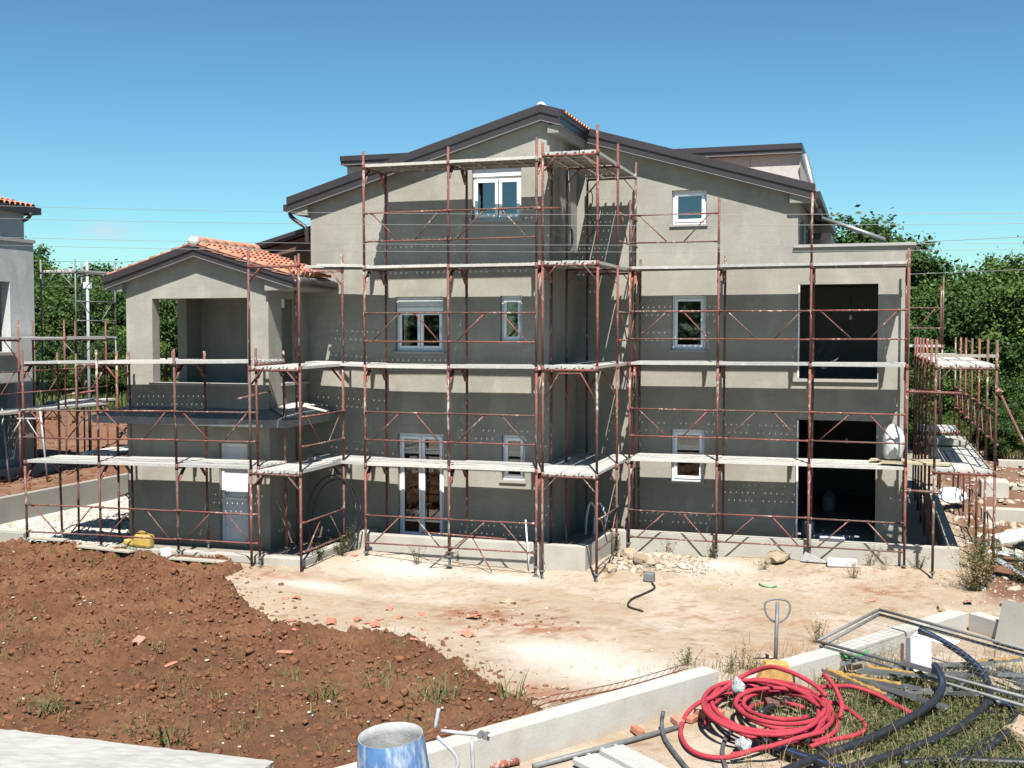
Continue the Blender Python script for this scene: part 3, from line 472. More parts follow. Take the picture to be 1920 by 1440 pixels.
scatter('stone_chips', np.stack([x, y, z + .012], -1), .008 + .026 * RS.rand(len(x)) ** 3, M['chip'], .5)
x, y, z = rnd_pts(30000, -11, 3.5, 10.5, 23.1, ground_z, lambda x, y: (soil_sd(x, y) < .1) & (RS.rand(len(x)) < .12 + .35 * sm((y - 18.5) / 4) + .9 * np.exp(-(((x + 4.05) / .9) ** 2 + ((y - 22.2) / .9) ** 2)) + .5 * sm((x - 1.) / 1)))
scatter('limestone_gravel', np.stack([x, y, z + .004], -1), .005 + .022 * RS.rand(len(x)) ** 4, M['stone'], .5)
x, y, z = rnd_pts(1100, -5.0, -2.9, 21.3, 23.1, ground_z, lambda x, y: np.exp(-(((x + 4.05) / .8) ** 2 + ((y - 22.2) / .8) ** 2)) > RS.rand(len(x)))
scatter('rubble_heap', np.stack([x, y, z + .01], -1), .02 + .06 * RS.rand(len(x)) ** 2, M['stone'], .65)
x, y, z = rnd_pts(4200, -12, 2, 13, 19, ground_z, lambda x, y: (soil_sd(x, y) > -.9 * RS.rand(len(x)) ** 2.2) & (soil_sd(x, y) < .1) | (np.hypot((x + 5.7) / 1.1, (y - 17.4) / .6) < RS.rand(len(x)) * 1.3))
scatter('soil_crumbs', np.stack([x, y, z + .005], -1), .01 + .03 * RS.rand(len(x)) ** 2, M['clod'], .7)
x, y, z = rnd_pts(4500, -19, -15.2, 19.6, 28, ground_z)
scatter('white_gravel', np.stack([x, y, z + .004], -1), .015 + .035 * RS.rand(len(x)), M['chip'], .5)
x, y, z = rnd_pts(2600, 1.8, 9, 20.5, 45, ground_z, lambda x, y: RS.rand(len(x)) < .25 + .75 * sm((fbm(x * .8, y * .8, 3) - .45) * 6))
scatter('rubble', np.stack([x, y, z + .01], -1), .03 + .12 * RS.rand(len(x)) ** 2.5, M['stone'], .6)
x, y, z = rnd_pts(3500, -32, -19.3, 15, 42, ground_z)
scatter('loose_earth', np.stack([x, y, z + .01], -1), .015 + .08 * RS.rand(len(x)) ** 3, M['clod'], .8)

# ---------------------------------------------------------------- house
H = thing('unfinished_house', (-6, 26, .25), 'large three storey house in grey base coat with dark brown roof edges, wrapped in scaffolding', 'house')
H.location = (0, 0, 0)
def rect(x0, x1, z0, z1): return [(x0, z0), (x1, z0), (x1, z1), (x0, z1)]
S = .29; RX, RZ = -6.36, 9.18; TH = .25
def rz(x): return RZ - TH - S * abs(x - RX)
YM, YR, YL = 22.1, 24.35, 20.4
winM = [(-7.88, -6.82, 6.98, 8.04, 'open'), (-9.6, -8.52, 4.28, 5.43, 'shutter'), (-7.27, -6.80, 4.48, 5.43, 'single'), (-7.24, -6.74, 1.64, 2.57, 'single')]
door = (-9.56, -8.52, .33, 2.55)
winR = [(-4.13, -3.39, 6.99, 7.72, 'single'), (-4.12, -3.39, 4.30, 5.47, 'single'), (-4.11, -3.40, 1.46, 2.59, 'single')]
b1 = MB().poly([(-11.648, .2), (-6.23, .2), (-6.23, rz(-6.23) - .01), (RX, rz(RX) - .01), (-11.57, rz(-11.57) - .01), (-11.57, 5.85), (-11.648, 5.85)], [rect(*w_[:4]) for w_ in winM] + [rect(*door)], YM, YM + .25)
b1.build('wall', M['plaster'], H, label='tall gabled front wall in grey base coat')
b1 = MB().poly([(-6.228, .2), (.72, .2), (.72, 6.44), (-1.5, 6.44), (-1.5, rz(-1.5) - .01), (-6.228, rz(-6.228) - .01)], [rect(*w_[:4]) for w_ in winR] + [rect(-1.48, .11, 3.72, 5.68), rect(-1.49, .11, .32, 2.86)], YR, YR + .25)
b1.build('wall', M['plaster'], H, label='right hand front wall with two large open bays')
MB().poly([(YM + .25, .2), (33, .2), (33, rz(-6.23) - .01), (YM + .25, rz(-6.23) - .01)], [], -6.48, -6.232, 'x').build('wall', M['plaster'], H)
MB().box(.47, .718, YR + .25, 33, .2, 6.44).build('wall', M['plaster'], H)
MB().poly([(YR + .25, 5.7), (32.9, 5.7), (32.9, rz(-1.5) - .02), (YR + .25, rz(-1.5) - .02)], [[(25.2, 5.9), (26.6, 5.9), (26.6, 7.2), (25.2, 7.2)], [(27.4, 5.9), (29.5, 5.9), (29.5, 7.2), (27.4, 7.2)]], -1.75, -1.502, 'x').build('wall', M['plaster'], H)
MB().poly([(-11.57, .2), (-11.57, rz(-11.57) - .02), (RX, rz(RX) - .02), (-1.5, rz(-1.5) - .02), (-1.5, 6.4), (.7, 6.4), (.7, .2)], [], 33.0, 33.25).build('wall', M['plaster'], H)
MB().box(-11.57, -11.33, YM + .25, 33, .2, rz(-11.57) - .02).build('wall', M['plaster'], H)
# floors and inner walls (dark unfinished rooms)
for z0 in (.24, 3.2, 5.72): MB().box(-11.3, .45, YM + .27 if z0 != .24 else YM + .27, 32.9, z0, z0 + .1 if z0 == .24 else z0 + .22).build('floor_slab', M['dark'], H) if False else None
fl = MB(); fl.poly([(-11.3, YM + .26), (-6.5, YM + .26), (-6.5, YR + .26), (.45, YR + .26), (.45, 32.9), (-11.3, 32.9)], [], .24, .31, 'z'); fl.build('floor_slab', M['sill'], H)
for z0 in (3.3, 5.75):
    MB().poly([(-11.3, YM + .26), (-6.5, YM + .26), (-6.5, YR + .26), (.45, YR + .26), (.45, 32.9), (-11.3, 32.9)], [], z0, z0 + .22, 'z').build('floor_slab', M['dark'], H)
for x0, y0, y1 in ((-1.8, YR + .26, 32.9), (-5.0, YR + .26, 32.9), (-6.95, YM + .26, 27.), (-9.0 + .8, YM + .26, 30.)):
    MB().box(x0, x0 + .12, y0, y1, .32, 3.28).build('inner_wall', M['dark'], H); MB().box(x0, x0 + .12, y0, y1, 3.54, 5.74).build('inner_wall', M['dark'], H)
MB().box(-6.47, .45, 31.5, 31.62, .32, 3.28).build('inner_wall', M['dark'], H); MB().box(-6.47, .45, 27.6, 27.72, 3.54, 5.74).build('inner_wall', M['dark'], H)
MB().box(-11.3, -6.5, 27.0, 27.1, .32, 8.).build('inner_wall', M['dark'], H)
# parapet coping, loggia sill
MB().box(-1.58, .82, YR - .07, YR + .33, 6.442, 6.5).build('parapet_coping', M['sill'], H); MB().box(.42, .82, YR + .33, 33, 6.442, 6.5).build('parapet_coping', M['sill'], H)
MB().box(-1.56, .13, YR - .06, YR + .28, 3.66, 3.718).build('loggia_sill', M['sill'], H)
MB().box(-1.475, -1.44, YR - .02, YR + .1, .32, 2.85).build('corner_bead', M['pvc'], H); MB().box(-1.475, -1.445, YR - .02, YR + .1, 3.73, 5.67).build('corner_bead', M['pvc'], H)
# windows
def window(x0, x1, z0, z1, kind, Y, sill=True):
    f = .068; d = Y + .09
    fr = MB(); fm = M['pvc'] if z0 > 6 else M['film']
    sh = .26 if kind == 'shutter' else (.17 if kind == 'open' else 0)
    zt = z1 - sh
    for a in ((x0 + .005, x0 + f, z0 + .005, zt), (x1 - f, x1 - .005, z0 + .005, zt), (x0 + f, x1 - f, z0 + .005, z0 + f), (x0 + f, x1 - f, zt - f, zt)): fr.box(a[0], a[1], d, d + .075, a[2], a[3])
    wn = fr.build('window', fm, H, bevel=.006)
    if sh:
        bx = MB(); bx.box(x0 + .006, x1 - .006, d - .03, d + .1, z1 - sh + .002, z1 - .004)
        if kind == 'shutter':
            for k in range(5): bx.box(x0 + .04, x1 - .01, d - .036 - .004 * (k % 2), d - .03, z1 - .235 + k * .045, z1 - .198 + k * .045)
        bx.build('shutter_box', M['shutter'], wn)
        MB().box(x0 + .03, x1 - .005, d - .055, d - .03, z1 - sh - .05, z1 - sh + .035).build('shutter_slat', M['pvc'], wn) if kind == 'shutter' else None
    def sash(a, b_, off=0., rot=0, hinge=0):
        g = .062; s_ = MB(); zz0, zz1 = z0 + f - .01, zt - f + .01; yy = d - .02
        for q in ((a, a + g, zz0, zz1), (b_ - g, b_, zz0, zz1), (a + g, b_ - g, zz0, zz0 + g), (a + g, b_ - g, zz1 - g, zz1)): s_.box(q[0], q[1], yy, yy + .06, q[2], q[3])
        o = s_.build('sash', fm, wn, bevel=.005); p = MB().box(a + g, b_ - g, yy + .025, yy + .032, zz0 + g, zz1 - g).build('pane', M['glass'], wn)
        if rot:
            for o_ in (o, p):
                o_.matrix_basis = Matrix.Translation((hinge, yy, 0)) @ Matrix.Rotation(rot, 4, 'Z') @ Matrix.Translation((-hinge, -yy, 0))
        MB().box(b_ - .04, b_ - .02, yy - .03, yy, (zz0 + zz1) / 2 - .05, (zz0 + zz1) / 2 + .05).build('handle', M['pvc'], wn) if not rot else None
    if kind == 'single': sash(x0 + f - .015, x1 - f + .015)
    elif kind == 'open': mdl = (x0 + x1) / 2 + .02; sash(x0 + f - .015, mdl - .01, rot=R(6), hinge=mdl); sash(mdl + .01, x1 - f + .015)
    else: mdl = (x0 + x1) / 2; sash(x0 + f - .015, mdl - .005); sash(mdl + .005, x1 - f + .015)
    if sill: MB().box(x0 - .04, x1 + .03, Y - .045, d, z0 - .045, z0 + .003).build('sill', M['sill'], wn)
    return wn
for w_ in winM: window(*w_, YM)
for w_ in winR: window(*w_, YR)
window(*door, 'double', YM, False)
# main roof
def slab(xa, za, xb, zb, y0, y1, th, mat_=M['soffit'], name='roof_slab', parent=None):
    return MB().poly([(xa, za), (xb, zb), (xb, zb - th), (xa, za - th)], [], y0, y1).build(name, mat_, parent or ROOF)
def zt_(x): return RZ - S * abs(x - RX)
ROOF = MB().poly([(-12.0, zt_(-12.)), (RX, RZ), (RX, RZ - TH), (-12.0, zt_(-12.) - TH)], [], 21.95, 33.4).build('roof', M['soffit'], H)
slab(RX, RZ, -5.99, zt_(-5.99), 21.95, 24.15, TH); slab(RX, RZ, -1.2, zt_(-1.2), 24.15, 33.4, TH)
def fascia(xa, xb, y, ztf, parent):
    for (o, h0, h1, mt, th) in ((.0, -.262, -.1, 'fascia', .02), (-.022, -.105, .045, 'fascia', .03), (-.03, -.112, -.1, 'fascia_lip', .012), (-.014, -.276, -.262, 'fascia_lip', .02)):
        MB().poly([(xa, ztf(xa) + h0), (xb, ztf(xb) + h0), (xb, ztf(xb) + h1), (xa, ztf(xa) + h1)], [], y - .02 + o - th, y - .02 + o).build('fascia_board', M[mt], parent)
fascia(-12.03, RX, 21.95, zt_, ROOF); fascia(RX, -5.97, 21.95, zt_, ROOF); fascia(-5.97, -1.15, 24.15, zt_, ROOF)
for (o, h0, h1, mt, th) in ((.0, -.262, -.1, 'fascia', .02), (.02, -.105, .012, 'fascia', .03), (.0, -.276, -.262, 'fascia_lip', .03)):
    MB().box(-5.985 + o, -5.985 + o + th, 21.89, 24.14, zt_(-5.99) + h0, zt_(-5.99) + h1).build('fascia_board', M[mt], ROOF)
for k in range(11):   # fixing screws along the barge boards
    for (xa, xb, y) in ((-11.6, -6.6, 21.9), (-5.7, -1.4, 24.1)):
        xx = xa + (xb - xa) * k / 10
        if k % (2 if xa < -8 else 3) == 0: MB().box(xx - .011, xx + .011, y - .012, y - .0, zt_(xx) - .095, zt_(xx) - .073).build('screw', M['pvc'], ROOF)
for side, xe in ((-1, -12.03), (1, -1.17)):
    MB().box(min(xe, xe + side * .12), max(xe, xe + side * .12), 21.95 if side < 0 else 24.2, 33.3, zt_(xe) - .24, zt_(xe) - .1).build('gutter', M['fascia'], ROOF)
def tile_sheet(name, x0, z0, x1, z1, y0, y1, pitch=.21, parent=None, mat_=None, drop=True):
    ny = int((y1 - y0) / pitch * 8); L = math.hypot(x1 - x0, z1 - z0); nr = int(L / .33)
    xs = []; 
    for r_ in range(nr): xs += [(r_ / nr, .045), ((r_ + .98) / nr, .02)]
    b_ = MB(); vs = []; nx_, nz_ = -(z1 - z0) / L, (x1 - x0) / L
    if nz_ < 0: nx_, nz_ = -nx_, -nz_
    for (t_, e) in xs:
        for j in range(ny + 1):
            h = .03 + e + .028 * math.cos(j / 8 * 2 * math.pi); vs.append((x0 + (x1 - x0) * t_ + nx_ * h, y0 + (y1 - y0) * j / ny, z0 + (z1 - z0) * t_ + nz_ * h))
    fs = [(i * (ny + 1) + j, i * (ny + 1) + j + 1, (i + 1) * (ny + 1) + j + 1, (i + 1) * (ny + 1) + j) for i in range(len(xs) - 1) for j in range(ny)]
    b_.add(vs, fs); o = b_.build(name, mat_ or M['tile'], parent); tag(o, kind='stuff'); return o
tile_sheet('tile_covering', -5.9, zt_(-5.9) - .045, RX, RZ - .045, 21.99, 33.3, parent=ROOF); tile_sheet('tile_covering', -1.2, zt_(-1.2) - .045, -5.9, zt_(-5.9) - .045, 24.2, 33.3, parent=ROOF); tile_sheet('tile_covering', -12, zt_(-12) - .045, RX, RZ - .045, 21.99, 33.3, parent=ROOF)
rp = MB(); rp.tube([(RX, 21.93, RZ - .0), (RX, 22.1, RZ - .0)], .1, 12); rp.build('ridge_end', M['mortar'], ROOF, True)
rp = MB(); rp.tube([(RX, 22.1, RZ - .02), (RX, 33.3, RZ - .02)], .09, 10); rp.build('ridge_tile', M['tile'], ROOF, True)
# eave boxes where the walls meet the overhang
MB().poly([(-11.98, zt_(-11.98) - .27), (-11.57, zt_(-11.57) - .26), (-11.57, zt_(-11.98) - .36), (-11.9, zt_(-11.98) - .34)], [], 21.95, 33).build('eave_box', M['soffit'], ROOF)
MB().box(-6.232, -6.0, 21.96, 24.1, 8.66, 8.82).build('eave_box', M['soffit'], ROOF)
MB().poly([(-1.5, zt_(-1.5) - .27), (-1.2, zt_(-1.2) - .26), (-1.24, zt_(-1.2) - .33), (-1.66, zt_(-1.2) - .33), (-1.66, zt_(-1.66) - .27)], [], 24.16, 24.34).build('eave_box', M['soffit'], ROOF)
MB().tube(smooth_line([(-12.04, 22.05, 7.36), (-12.02, 22.05, 7.2), (-11.82, 22.03, 7.05), (-11.66, 22.03, 6.94), (-11.63, 22.03, 6.8), (-11.63, 22.03, 6.6)], 4), .045, 8).build('downpipe', M['fascia'], H, True)
MB().tube(smooth_line([(-5.98, 24.2, 8.55), (-6.0, 23.95, 8.5), (-6.1, 23.3, 8.5)], 4), .05, 8).build('gutter_pipe', M['zinc'], H, True)
MB().tube([(-6.16, 23.3, 8.48), (-6.16, 23.3, 7.9)], .035, 8).build('downpipe', M['fascia'], H, True)
# dormers behind
for (x0, x1, y, z1, zl, nm) in ((-4.6, -1.6, 26.5, 8.9, 7.7, 'right'), (-12.05, -9.2, 24.9, 8.86, 7.4, 'left')):
    d = MB().poly([(x0, zt_(x0) - .1), (x1, zt_(x1) - .1), (x1, z1 - .19), (x0, z1 - .21)], [], y, y + 4).build('dormer', M['white_panel'], H)
    e0, e1 = (x0 - .1, x1 + .04) if nm == 'right' else (x0 - .1, x1)
    MB().box(e0, e1, y - .14, y + 4.2, z1 - .19, z1 - .03).build('dormer_roof', M['fascia'], d); MB().box(e0 - .01, e1 + .01, y - .17, y + 4.2, z1 - .1, z1 + .02).build('dormer_edge', M['fascia'], d)
    MB().box(e0, e1, y - .16, y - .14, z1 - .2, z1 - .185).build('drip_edge', M['fascia_lip'], d)
    for k in (.28, .63):
        xx = x0 + (x1 - x0) * k; MB().box(xx, xx + .012, y - .006, y + .001, zt_(xx) - .05, z1 - .2).build('panel_joint', M['soffit'], d)
MB().tube([(-1.5, 26.3, 8.66), (-1.13, 26.3, 7.2)], .075, 10).build('downpipe', M['zinc'], H, True)
MB().tube([(-1.16, 26.2, 7.23), (-.45, 26.0, 6.96), (.24, 25.9, 6.68)], .05, 10).build('downpipe', M['zinc'], H, True)
bk = MB().box(-1.5, -1.0, 29.5, 33.1, 7.35, 7.55).build('rear_eave', M['fascia'], H); MB().box(-1.45, -.95, 27.5, 30.5, 6.85, 7.0).build('rear_eave', M['fascia'], H)
for k in range(2):
    y0 = (25.2, 27.4)[k]; y1 = (26.6, 29.5)[k]
    g = MB()
    for a in ((y0, y0 + .06), (y1 - .06, y1), ((y0 + y1) / 2 - .03, (y0 + y1) / 2 + .03)): g.box(-1.62, -1.56, a[0], a[1], 5.9, 7.2)
    g.box(-1.62, -1.56, y0, y1, 7.14, 7.2); g.box(-1.62, -1.56, y0, y1, 5.9, 5.96); wn = g.build('window', M['zinc'], H); MB().box(-1.6, -1.59, y0 + .06, y1 - .06, 5.96, 7.14).build('pane', M['glass'], wn)
# lower side roof between wing and main block
MB().poly([(-13.6, 6.57), (-11.62, 7.09), (-11.62, 6.97), (-13.6, 6.45)], [], 22.75, 26).build('side_roof', M['fascia'], H)
MB().poly([(-13.6, 6.43), (-11.62, 6.95), (-11.62, 6.6), (-12.1, 6.55), (-13.3, 6.32)], [], 22.86, 26).build('side_soffit', M['brown_soffit'], H)
MB().poly([(-13.62, 6.50), (-11.6, 7.03), (-11.6, 7.12), (-13.62, 6.59)], [], 22.7, 22.75).build('fascia_board', M['fascia'], H)
# ---- small gabled wing at the left
LX, LZ, LS = -13.24, 6.46, .30
def lz(x): return LZ - LS * abs(x - LX)
MB().poly([(-15.03, .2), (-11.65, .2), (-11.65, lz(-11.65) - .2), (LX, lz(LX) - .2), (-15.03, lz(-15.03) - .2)], [rect(-14.39, -12.13, 3.63, 5.39), rect(-12.83, -12.16, .3, 2.4)], YL, YL + .25).build('wall', M['plaster'], H, label='small gable wall with a large open loggia bay')
MB().poly([(YL + .25, .2), (22.85, .2), (22.85, 5.78), (YL + .25, 5.78)], [[(20.95, 3.63), (21.85, 3.63), (21.85, 5.39), (20.95, 5.39)]], -11.9, -11.652, 'x').build('wall', M['plaster'], H)
MB().poly([(YL + .25, .2), (23.1, .2), (23.1, 5.7), (YL + .25, 5.7)], [[(20.8, 3.56), (22.26, 3.56), (22.26, 5.42), (20.8, 5.42)]], -15.03, -14.8, 'x').build('wall', M['plaster'], H)
MB().box(-14.8, -11.91, 20.66, 22.86, 3.3, 3.52).build('floor_slab', M['sill'], H); MB().box(-14.8, -11.91, 20.66, 22.86, 5.56, 5.69).build('ceiling', M['plaster'], H)
MB().box(-14.8, -11.91, 22.86, 23.1, .3, 5.7).build('wall', M['plaster'], H)
MB().box(-14.45, -12.06, YL - .06, YL + .28, 3.575, 3.632).build('loggia_sill', M['sill'], H); MB().box(-11.93, -11.57, 20.9, 22.0, 3.575, 3.632).build('loggia_sill', M['sill'], H)
wn = MB().box(-11.84, -11.78, 20.97, 21.0, 3.65, 5.38).box(-11.84, -11.78, 21.0, 21.3, 5.2, 5.38).build('window', M['pvc'], H)
WR = MB().poly([(-15.4, lz(-15.4)), (LX, LZ), (LX, LZ - .2), (-15.4, lz(-15.4) - .2)], [], 20.24, 22.75).build('wing_roof', M['soffit'], H)
MB().poly([(LX, LZ), (-11.0, lz(-11.0)), (-11.0, lz(-11.) - .2), (LX, LZ - .2)], [], 20.24, 22.09).build('roof_slab', M['soffit'], WR)
MB().poly([(LX, LZ), (-11.58, lz(-11.58)), (-11.58, lz(-11.58) - .2), (LX, LZ - .2)], [], 22.09, 22.75).build('roof_slab', M['soffit'], WR)
for xa, xb in ((-15.44, LX), (LX, -10.98)):
    for (o, h0, h1, mt, th) in ((.0, -.21, -.08, 'fascia', .02), (-.022, -.09, .05, 'fascia', .03), (-.014, -.222, -.21, 'fascia_lip', .02)):
        MB().poly([(xa, lz(xa) + h0), (xb, lz(xb) + h0), (xb, lz(xb) + h1), (xa, lz(xa) + h1)], [], 20.22 + o - th, 20.22 + o).build('fascia_board', M[mt], WR)
gt = MB(); gt.tube([(-10.96, 20.22, lz(-10.96) - .09), (-10.96, 22.05, lz(-10.96) - .09)], .075, 10); gt.build('gutter', M['fascia'], WR, True)
MB().poly([(-15.38, lz(-15.38) - .21), (-15.03, lz(-15.03) - .21), (-15.03, lz(-15.38) - .28), (-15.3, lz(-15.38) - .26)], [], 20.26, 23).build('eave_box', M['soffit'], WR)
MB().poly([(-11.65, lz(-11.65) - .21), (-11.05, lz(-11.05) - .205), (-11.1, lz(-11.05) - .26), (-11.65, lz(-11.05) - .28)], [], 20.26, 22.09).build('eave_box', M['soffit'], WR)
# single clay tiles on the wing roof
def tile_mesh():
    b_ = MB(); n = 6; vs = []
    for (u, r_, up) in ((0, .08, .034), (.39, .062, .0)):
        for k in range(n + 1):
            a = math.pi * k / n; vs.append((u, math.cos(a) * r_, math.sin(a) * r_ * 1.0 + up))
    for (u, r_, up) in ((0, .062, .034), (.39, .048, .0)):
        for k in range(n + 1):
            a = math.pi * k / n; vs.append((u, math.cos(a) * r_, math.sin(a) * r_ * .95 + up))
    fs = [(k, k + 1, n + 2 + k, n + 1 + k) for k in range(n)] + [(2 * (n + 1) + k + 1, 2 * (n + 1) + k, 3 * (n + 1) + k, 3 * (n + 1) + k + 1) for k in range(n)] + [(k + 1, k, 2 * (n + 1) + k, 2 * (n + 1) + k + 1) for k in range(n)]
    # flat channel wing beside the barrel
    b_.add(vs, fs); b_.add([(0, .055, .02), (.39, .055, -.014), (.39, .15, -.014), (0, .15, .02), (0, .055, .006), (.39, .055, -.028), (.39, .15, -.028), (0, .15, .006)], [(0, 1, 2, 3), (7, 6, 5, 4), (0, 4, 5, 1), (3, 2, 6, 7), (0, 3, 7, 4)]); return b_.fix(b_.mesh('roof_tile', M['tile'], True))
TM = tile_mesh()
ang = math.atan(LS)
for side in (1, -1):
    ln_ = 2.24 / math.cos(ang) if side > 0 else 2.16 / math.cos(ang); rows = 8; cols = 13
    for i in range(rows):
        for j in range(cols):
            yy = 20.3 + j * .2; dd = ln_ - .3 - i * (ln_ - .3) / (rows - 1) * .985
            xx = LX + side * (dd + .26) * math.cos(ang)
            if side > 0 and yy > 22.0 and xx > -11.75: continue
            zz = LZ - (dd + .26) * math.sin(ang) + .012
            o = ob('roof_tile', TM, WR, (xx, yy + random.uniform(-.006, .006), zz + random.uniform(-.004, .006)))
            o.rotation_euler = (0, (math.pi if False else 0), math.pi if side > 0 else 0)
            m_ = Matrix.Rotation(math.pi if side > 0 else 0, 4, 'Z'); rr = Matrix.Rotation(-ang + random.uniform(-.008, .008), 4, 'Y')
            o.matrix_basis = Matrix.Translation(o.location) @ m_ @ rr
MB().tube([(LX, 20.15, LZ + .07), (LX, 20.3, LZ + .07)], .11, 12).build('ridge_end', M['mortar'], WR, True)
for j in range(7):
    y0 = 20.3 + j * .37; q = MB(); q.tube([(LX, y0, LZ + .11), (LX, y0 + .4, LZ + .085)], .1, 10, rr=[.095, .08]); q.build('ridge_tile', M['tile'], WR, True)
q = MB(); q.box(LX - .13, LX - .07, 20.3, 22.7, LZ + .0, LZ + .09); q.box(LX + .07, LX + .14, 20.3, 22.7, LZ - .02, LZ + .085); q.build('ridge_mortar', M['mortar'], WR)
# canopy ledge round the wing
q = MB()
def ring(y, x0, x1, z): return [(x0, 22.08, z), (x0, y, z), (x1, y, z), (x1, 22.08, z)]
vs = ring(19.87, -15.5, -10.98, 2.80) + ring(19.84, -15.53, -10.95, 2.95) + ring(20.39, -15.04, -11.64, 3.12) + ring(20.39, -15.04, -11.64, 2.82)
fs = []
for r_ in range(3): fs += [(r_ * 4 + k, r_ * 4 + k + 1, r_ * 4 + k + 5, r_ * 4 + k + 4) for k in range(3)]
fs += [(12 + k, 13 + k, 1 + k, k) for k in range(3)]
q.add(vs, fs); q.build('canopy', M['canopy'] if 'canopy' in M else M['concrete'], H)
q = MB(); q.add([(-10.98, 19.95, 2.955), (-11.62, 20.42, 3.135), (-11.62, 21.6, 3.2), (-11.35, 22.05, 3.1), (-11.0, 22.05, 3.0), (-10.93, 21.0, 3.0)], [(0, 5, 4, 3, 2, 1)]); q.v = [(a, b_, c_ + .012) for a, b_, c_ in q.v]; q.build('mortar_bed', M['mortar'], H)
# white entrance door of the wing
dr = MB()
for a in ((-12.825, -12.77, .31, 2.39), (-12.22, -12.165, .31, 2.39), (-12.77, -12.22, 2.33, 2.39)): dr.box(a[0], a[1], YL + .1, YL + .17, a[2], a[3])
D_ = dr.build('door', M['film'], H)
MB().box(-12.77, -12.22, YL + .12, YL + .155, .33, 2.33).build('door_leaf', M['shutter'], D_); MB().box(-12.76, -12.23, YL + .1, YL + .12, 1.22, 1.27).build('door_rail', M['pvc'], D_)
MB().tube(smooth_line([(-12.72, YL + .06, 1.42), (-12.72, YL + .06, 1.36), (-12.66, YL + .06, 1.33), (-12.62, YL + .06, 1.37)], 3), .01, 6).build('handle', M['grey_paint'], D_)
MB().box(-12.8, -12.2, YL + .02, YL + .12, .25, .34).build('door_sill', M['zinc'], D_)
# concrete plinth kerbs
def thing_mesh(name, b_, mat_, label, cat, group=None, **k): return b_.build(name, mat_, None, label=label, cat=cat, group=group, **k)
q = MB().poly([(-10.15, 21.2), (-5.24, 21.2), (-5.1, 23.2), (1.66, 23.2), (1.66, 33), (1.43, 33), (1.43, 23.42), (-5.3, 23.42), (-5.46, 21.42), (-9.95, 21.42), (-10.0, 22.05), (-10.2, 22.05)], [], -.2, .53, 'z')
thing_mesh('plinth_kerb', q, M['concrete'], 'light concrete kerb running in steps under the main house wall and round its right corner', 'kerb', bevel=.012)
q = MB().poly([(-17.1, 19.3), (-10.3, 19.3), (-10.3, 21.1), (-10.52, 21.1), (-10.52, 19.52), (-17.1, 19.52)], [], -.2, .34, 'z')
thing_mesh('plinth_kerb', q, M['concrete'], 'low light concrete kerb in front of the small gabled wing at left', 'kerb', bevel=.012)
# left lot
thing_mesh('retaining_wall', MB().box(-19.28, -19.1, 14, 30, -.2, .86), M['concrete_old'], 'stained concrete retaining wall beside the white gravel strip at left', 'wall', bevel=.01)
thing_mesh('low_wall', MB().box(-19.9, -17.05, 19.55, 19.75, -.1, .44), M['concrete_old'], 'short low concrete wall at the left edge in front of the gravel strip', 'wall', bevel=.01)
# ---------------------------------------------------------------- neighbour house at the left
N = thing('neighbour_house', (0, 0, 0), 'pale grey neighbour house at the left edge with orange tiled roof', 'house')
MB().poly([(6, .6), (26, .6), (26, 7.15), (6, 7.15)], [[(24.0, 4.15), (25.25, 4.15), (25.25, 6.05), (24.0, 6.05)], [(24.0, 1.2), (25.4, 1.2), (25.4, 3.3), (24.0, 3.3)]], -22.6, -22.3, 'x').build('wall', M['plaster_pale'], N)
MB().box(-32, -22.302, 26.0, 26.18, .6, 7.15).build('wall', M['plaster_pale'], N); MB().box(-23.0, -22.4, 6, 25.95, 7.15, 8.0).build('upper_wall', M['plaster_pale'], N)
MB().box(-22.75, -22.25, 6, 26.22, 7.15, 7.24).build('ledge', M['sill'], N); MB().box(-22.45, -22.2, 23.9, 25.35, 4.06, 4.14).build('sill', M['sill'], N)
MB().box(-23.6, -22.98, 23.7, 25.5, 1.0, 6.4).build('dark_room', M['dark'], N)
MB().box(-22.3, -21.9, 12, 27, .6, 1.05).build('plinth', M['concrete'], N)
nr = MB().box(-32, -22.25, 6, 26.3, 8.0, 8.1).build('roof', M['soffit'], N); MB().box(-22.25, -22.17, 6, 26.38, 7.95, 8.14).build('gutter', M['fascia'], nr); MB().box(-32, -22.25, 26.3, 26.38, 7.95, 8.14).build('gutter', M['fascia'], nr)
def hip_tiles():
    b_ = MB(); n = 100
    for i in range(n):
        y0 = 26.2 - i * .2
        if y0 < 9: break
        for r_ in range(12):
            x0 = -22.2 - r_ * .33
            if 26.2 - y0 < (r_) * .33: continue
            h0 = 8.12 + (r_) * .33 * .3
            pts = []
            for k in range(5):
                a = math.pi * k / 4; pts.append((x0, y0 - .1 + .09 * math.cos(a), h0 + .09 * math.sin(a) + .02))
            for k in range(5):
                a = math.pi * k / 4; pts.append((x0 - .36, y0 - .1 + .08 * math.cos(a), h0 + .105 + .08 * math.sin(a)))
            b_.add(pts, [(k, k + 1, 6 + k, 5 + k) for k in range(4)])
    return b_
o = hip_tiles().build('tile_covering', M['tile'], nr); tag(o, kind='stuff')
MB().add([(-22.2, 26.3, 8.12), (-22.2, 6, 8.12), (-26.2, 6, 9.38), (-26.2, 22.1, 9.38)], [(0, 1, 2, 3)]).add([(-22.2, 26.3, 8.12), (-26.2, 22.1, 9.38), (-32, 22.1, 9.38), (-32, 26.3, 8.12)], [(0, 1, 2, 3)]).build('roof_bed', M['brick'], nr)
MB().tube(smooth_line([(-22.1, 25.9, 7.95), (-22.3, 25.95, 7.8), (-22.75, 25.95, 7.65), (-22.75, 25.95, 7.3)], 4), .05, 8).build('downpipe', M['fascia'], N, True)

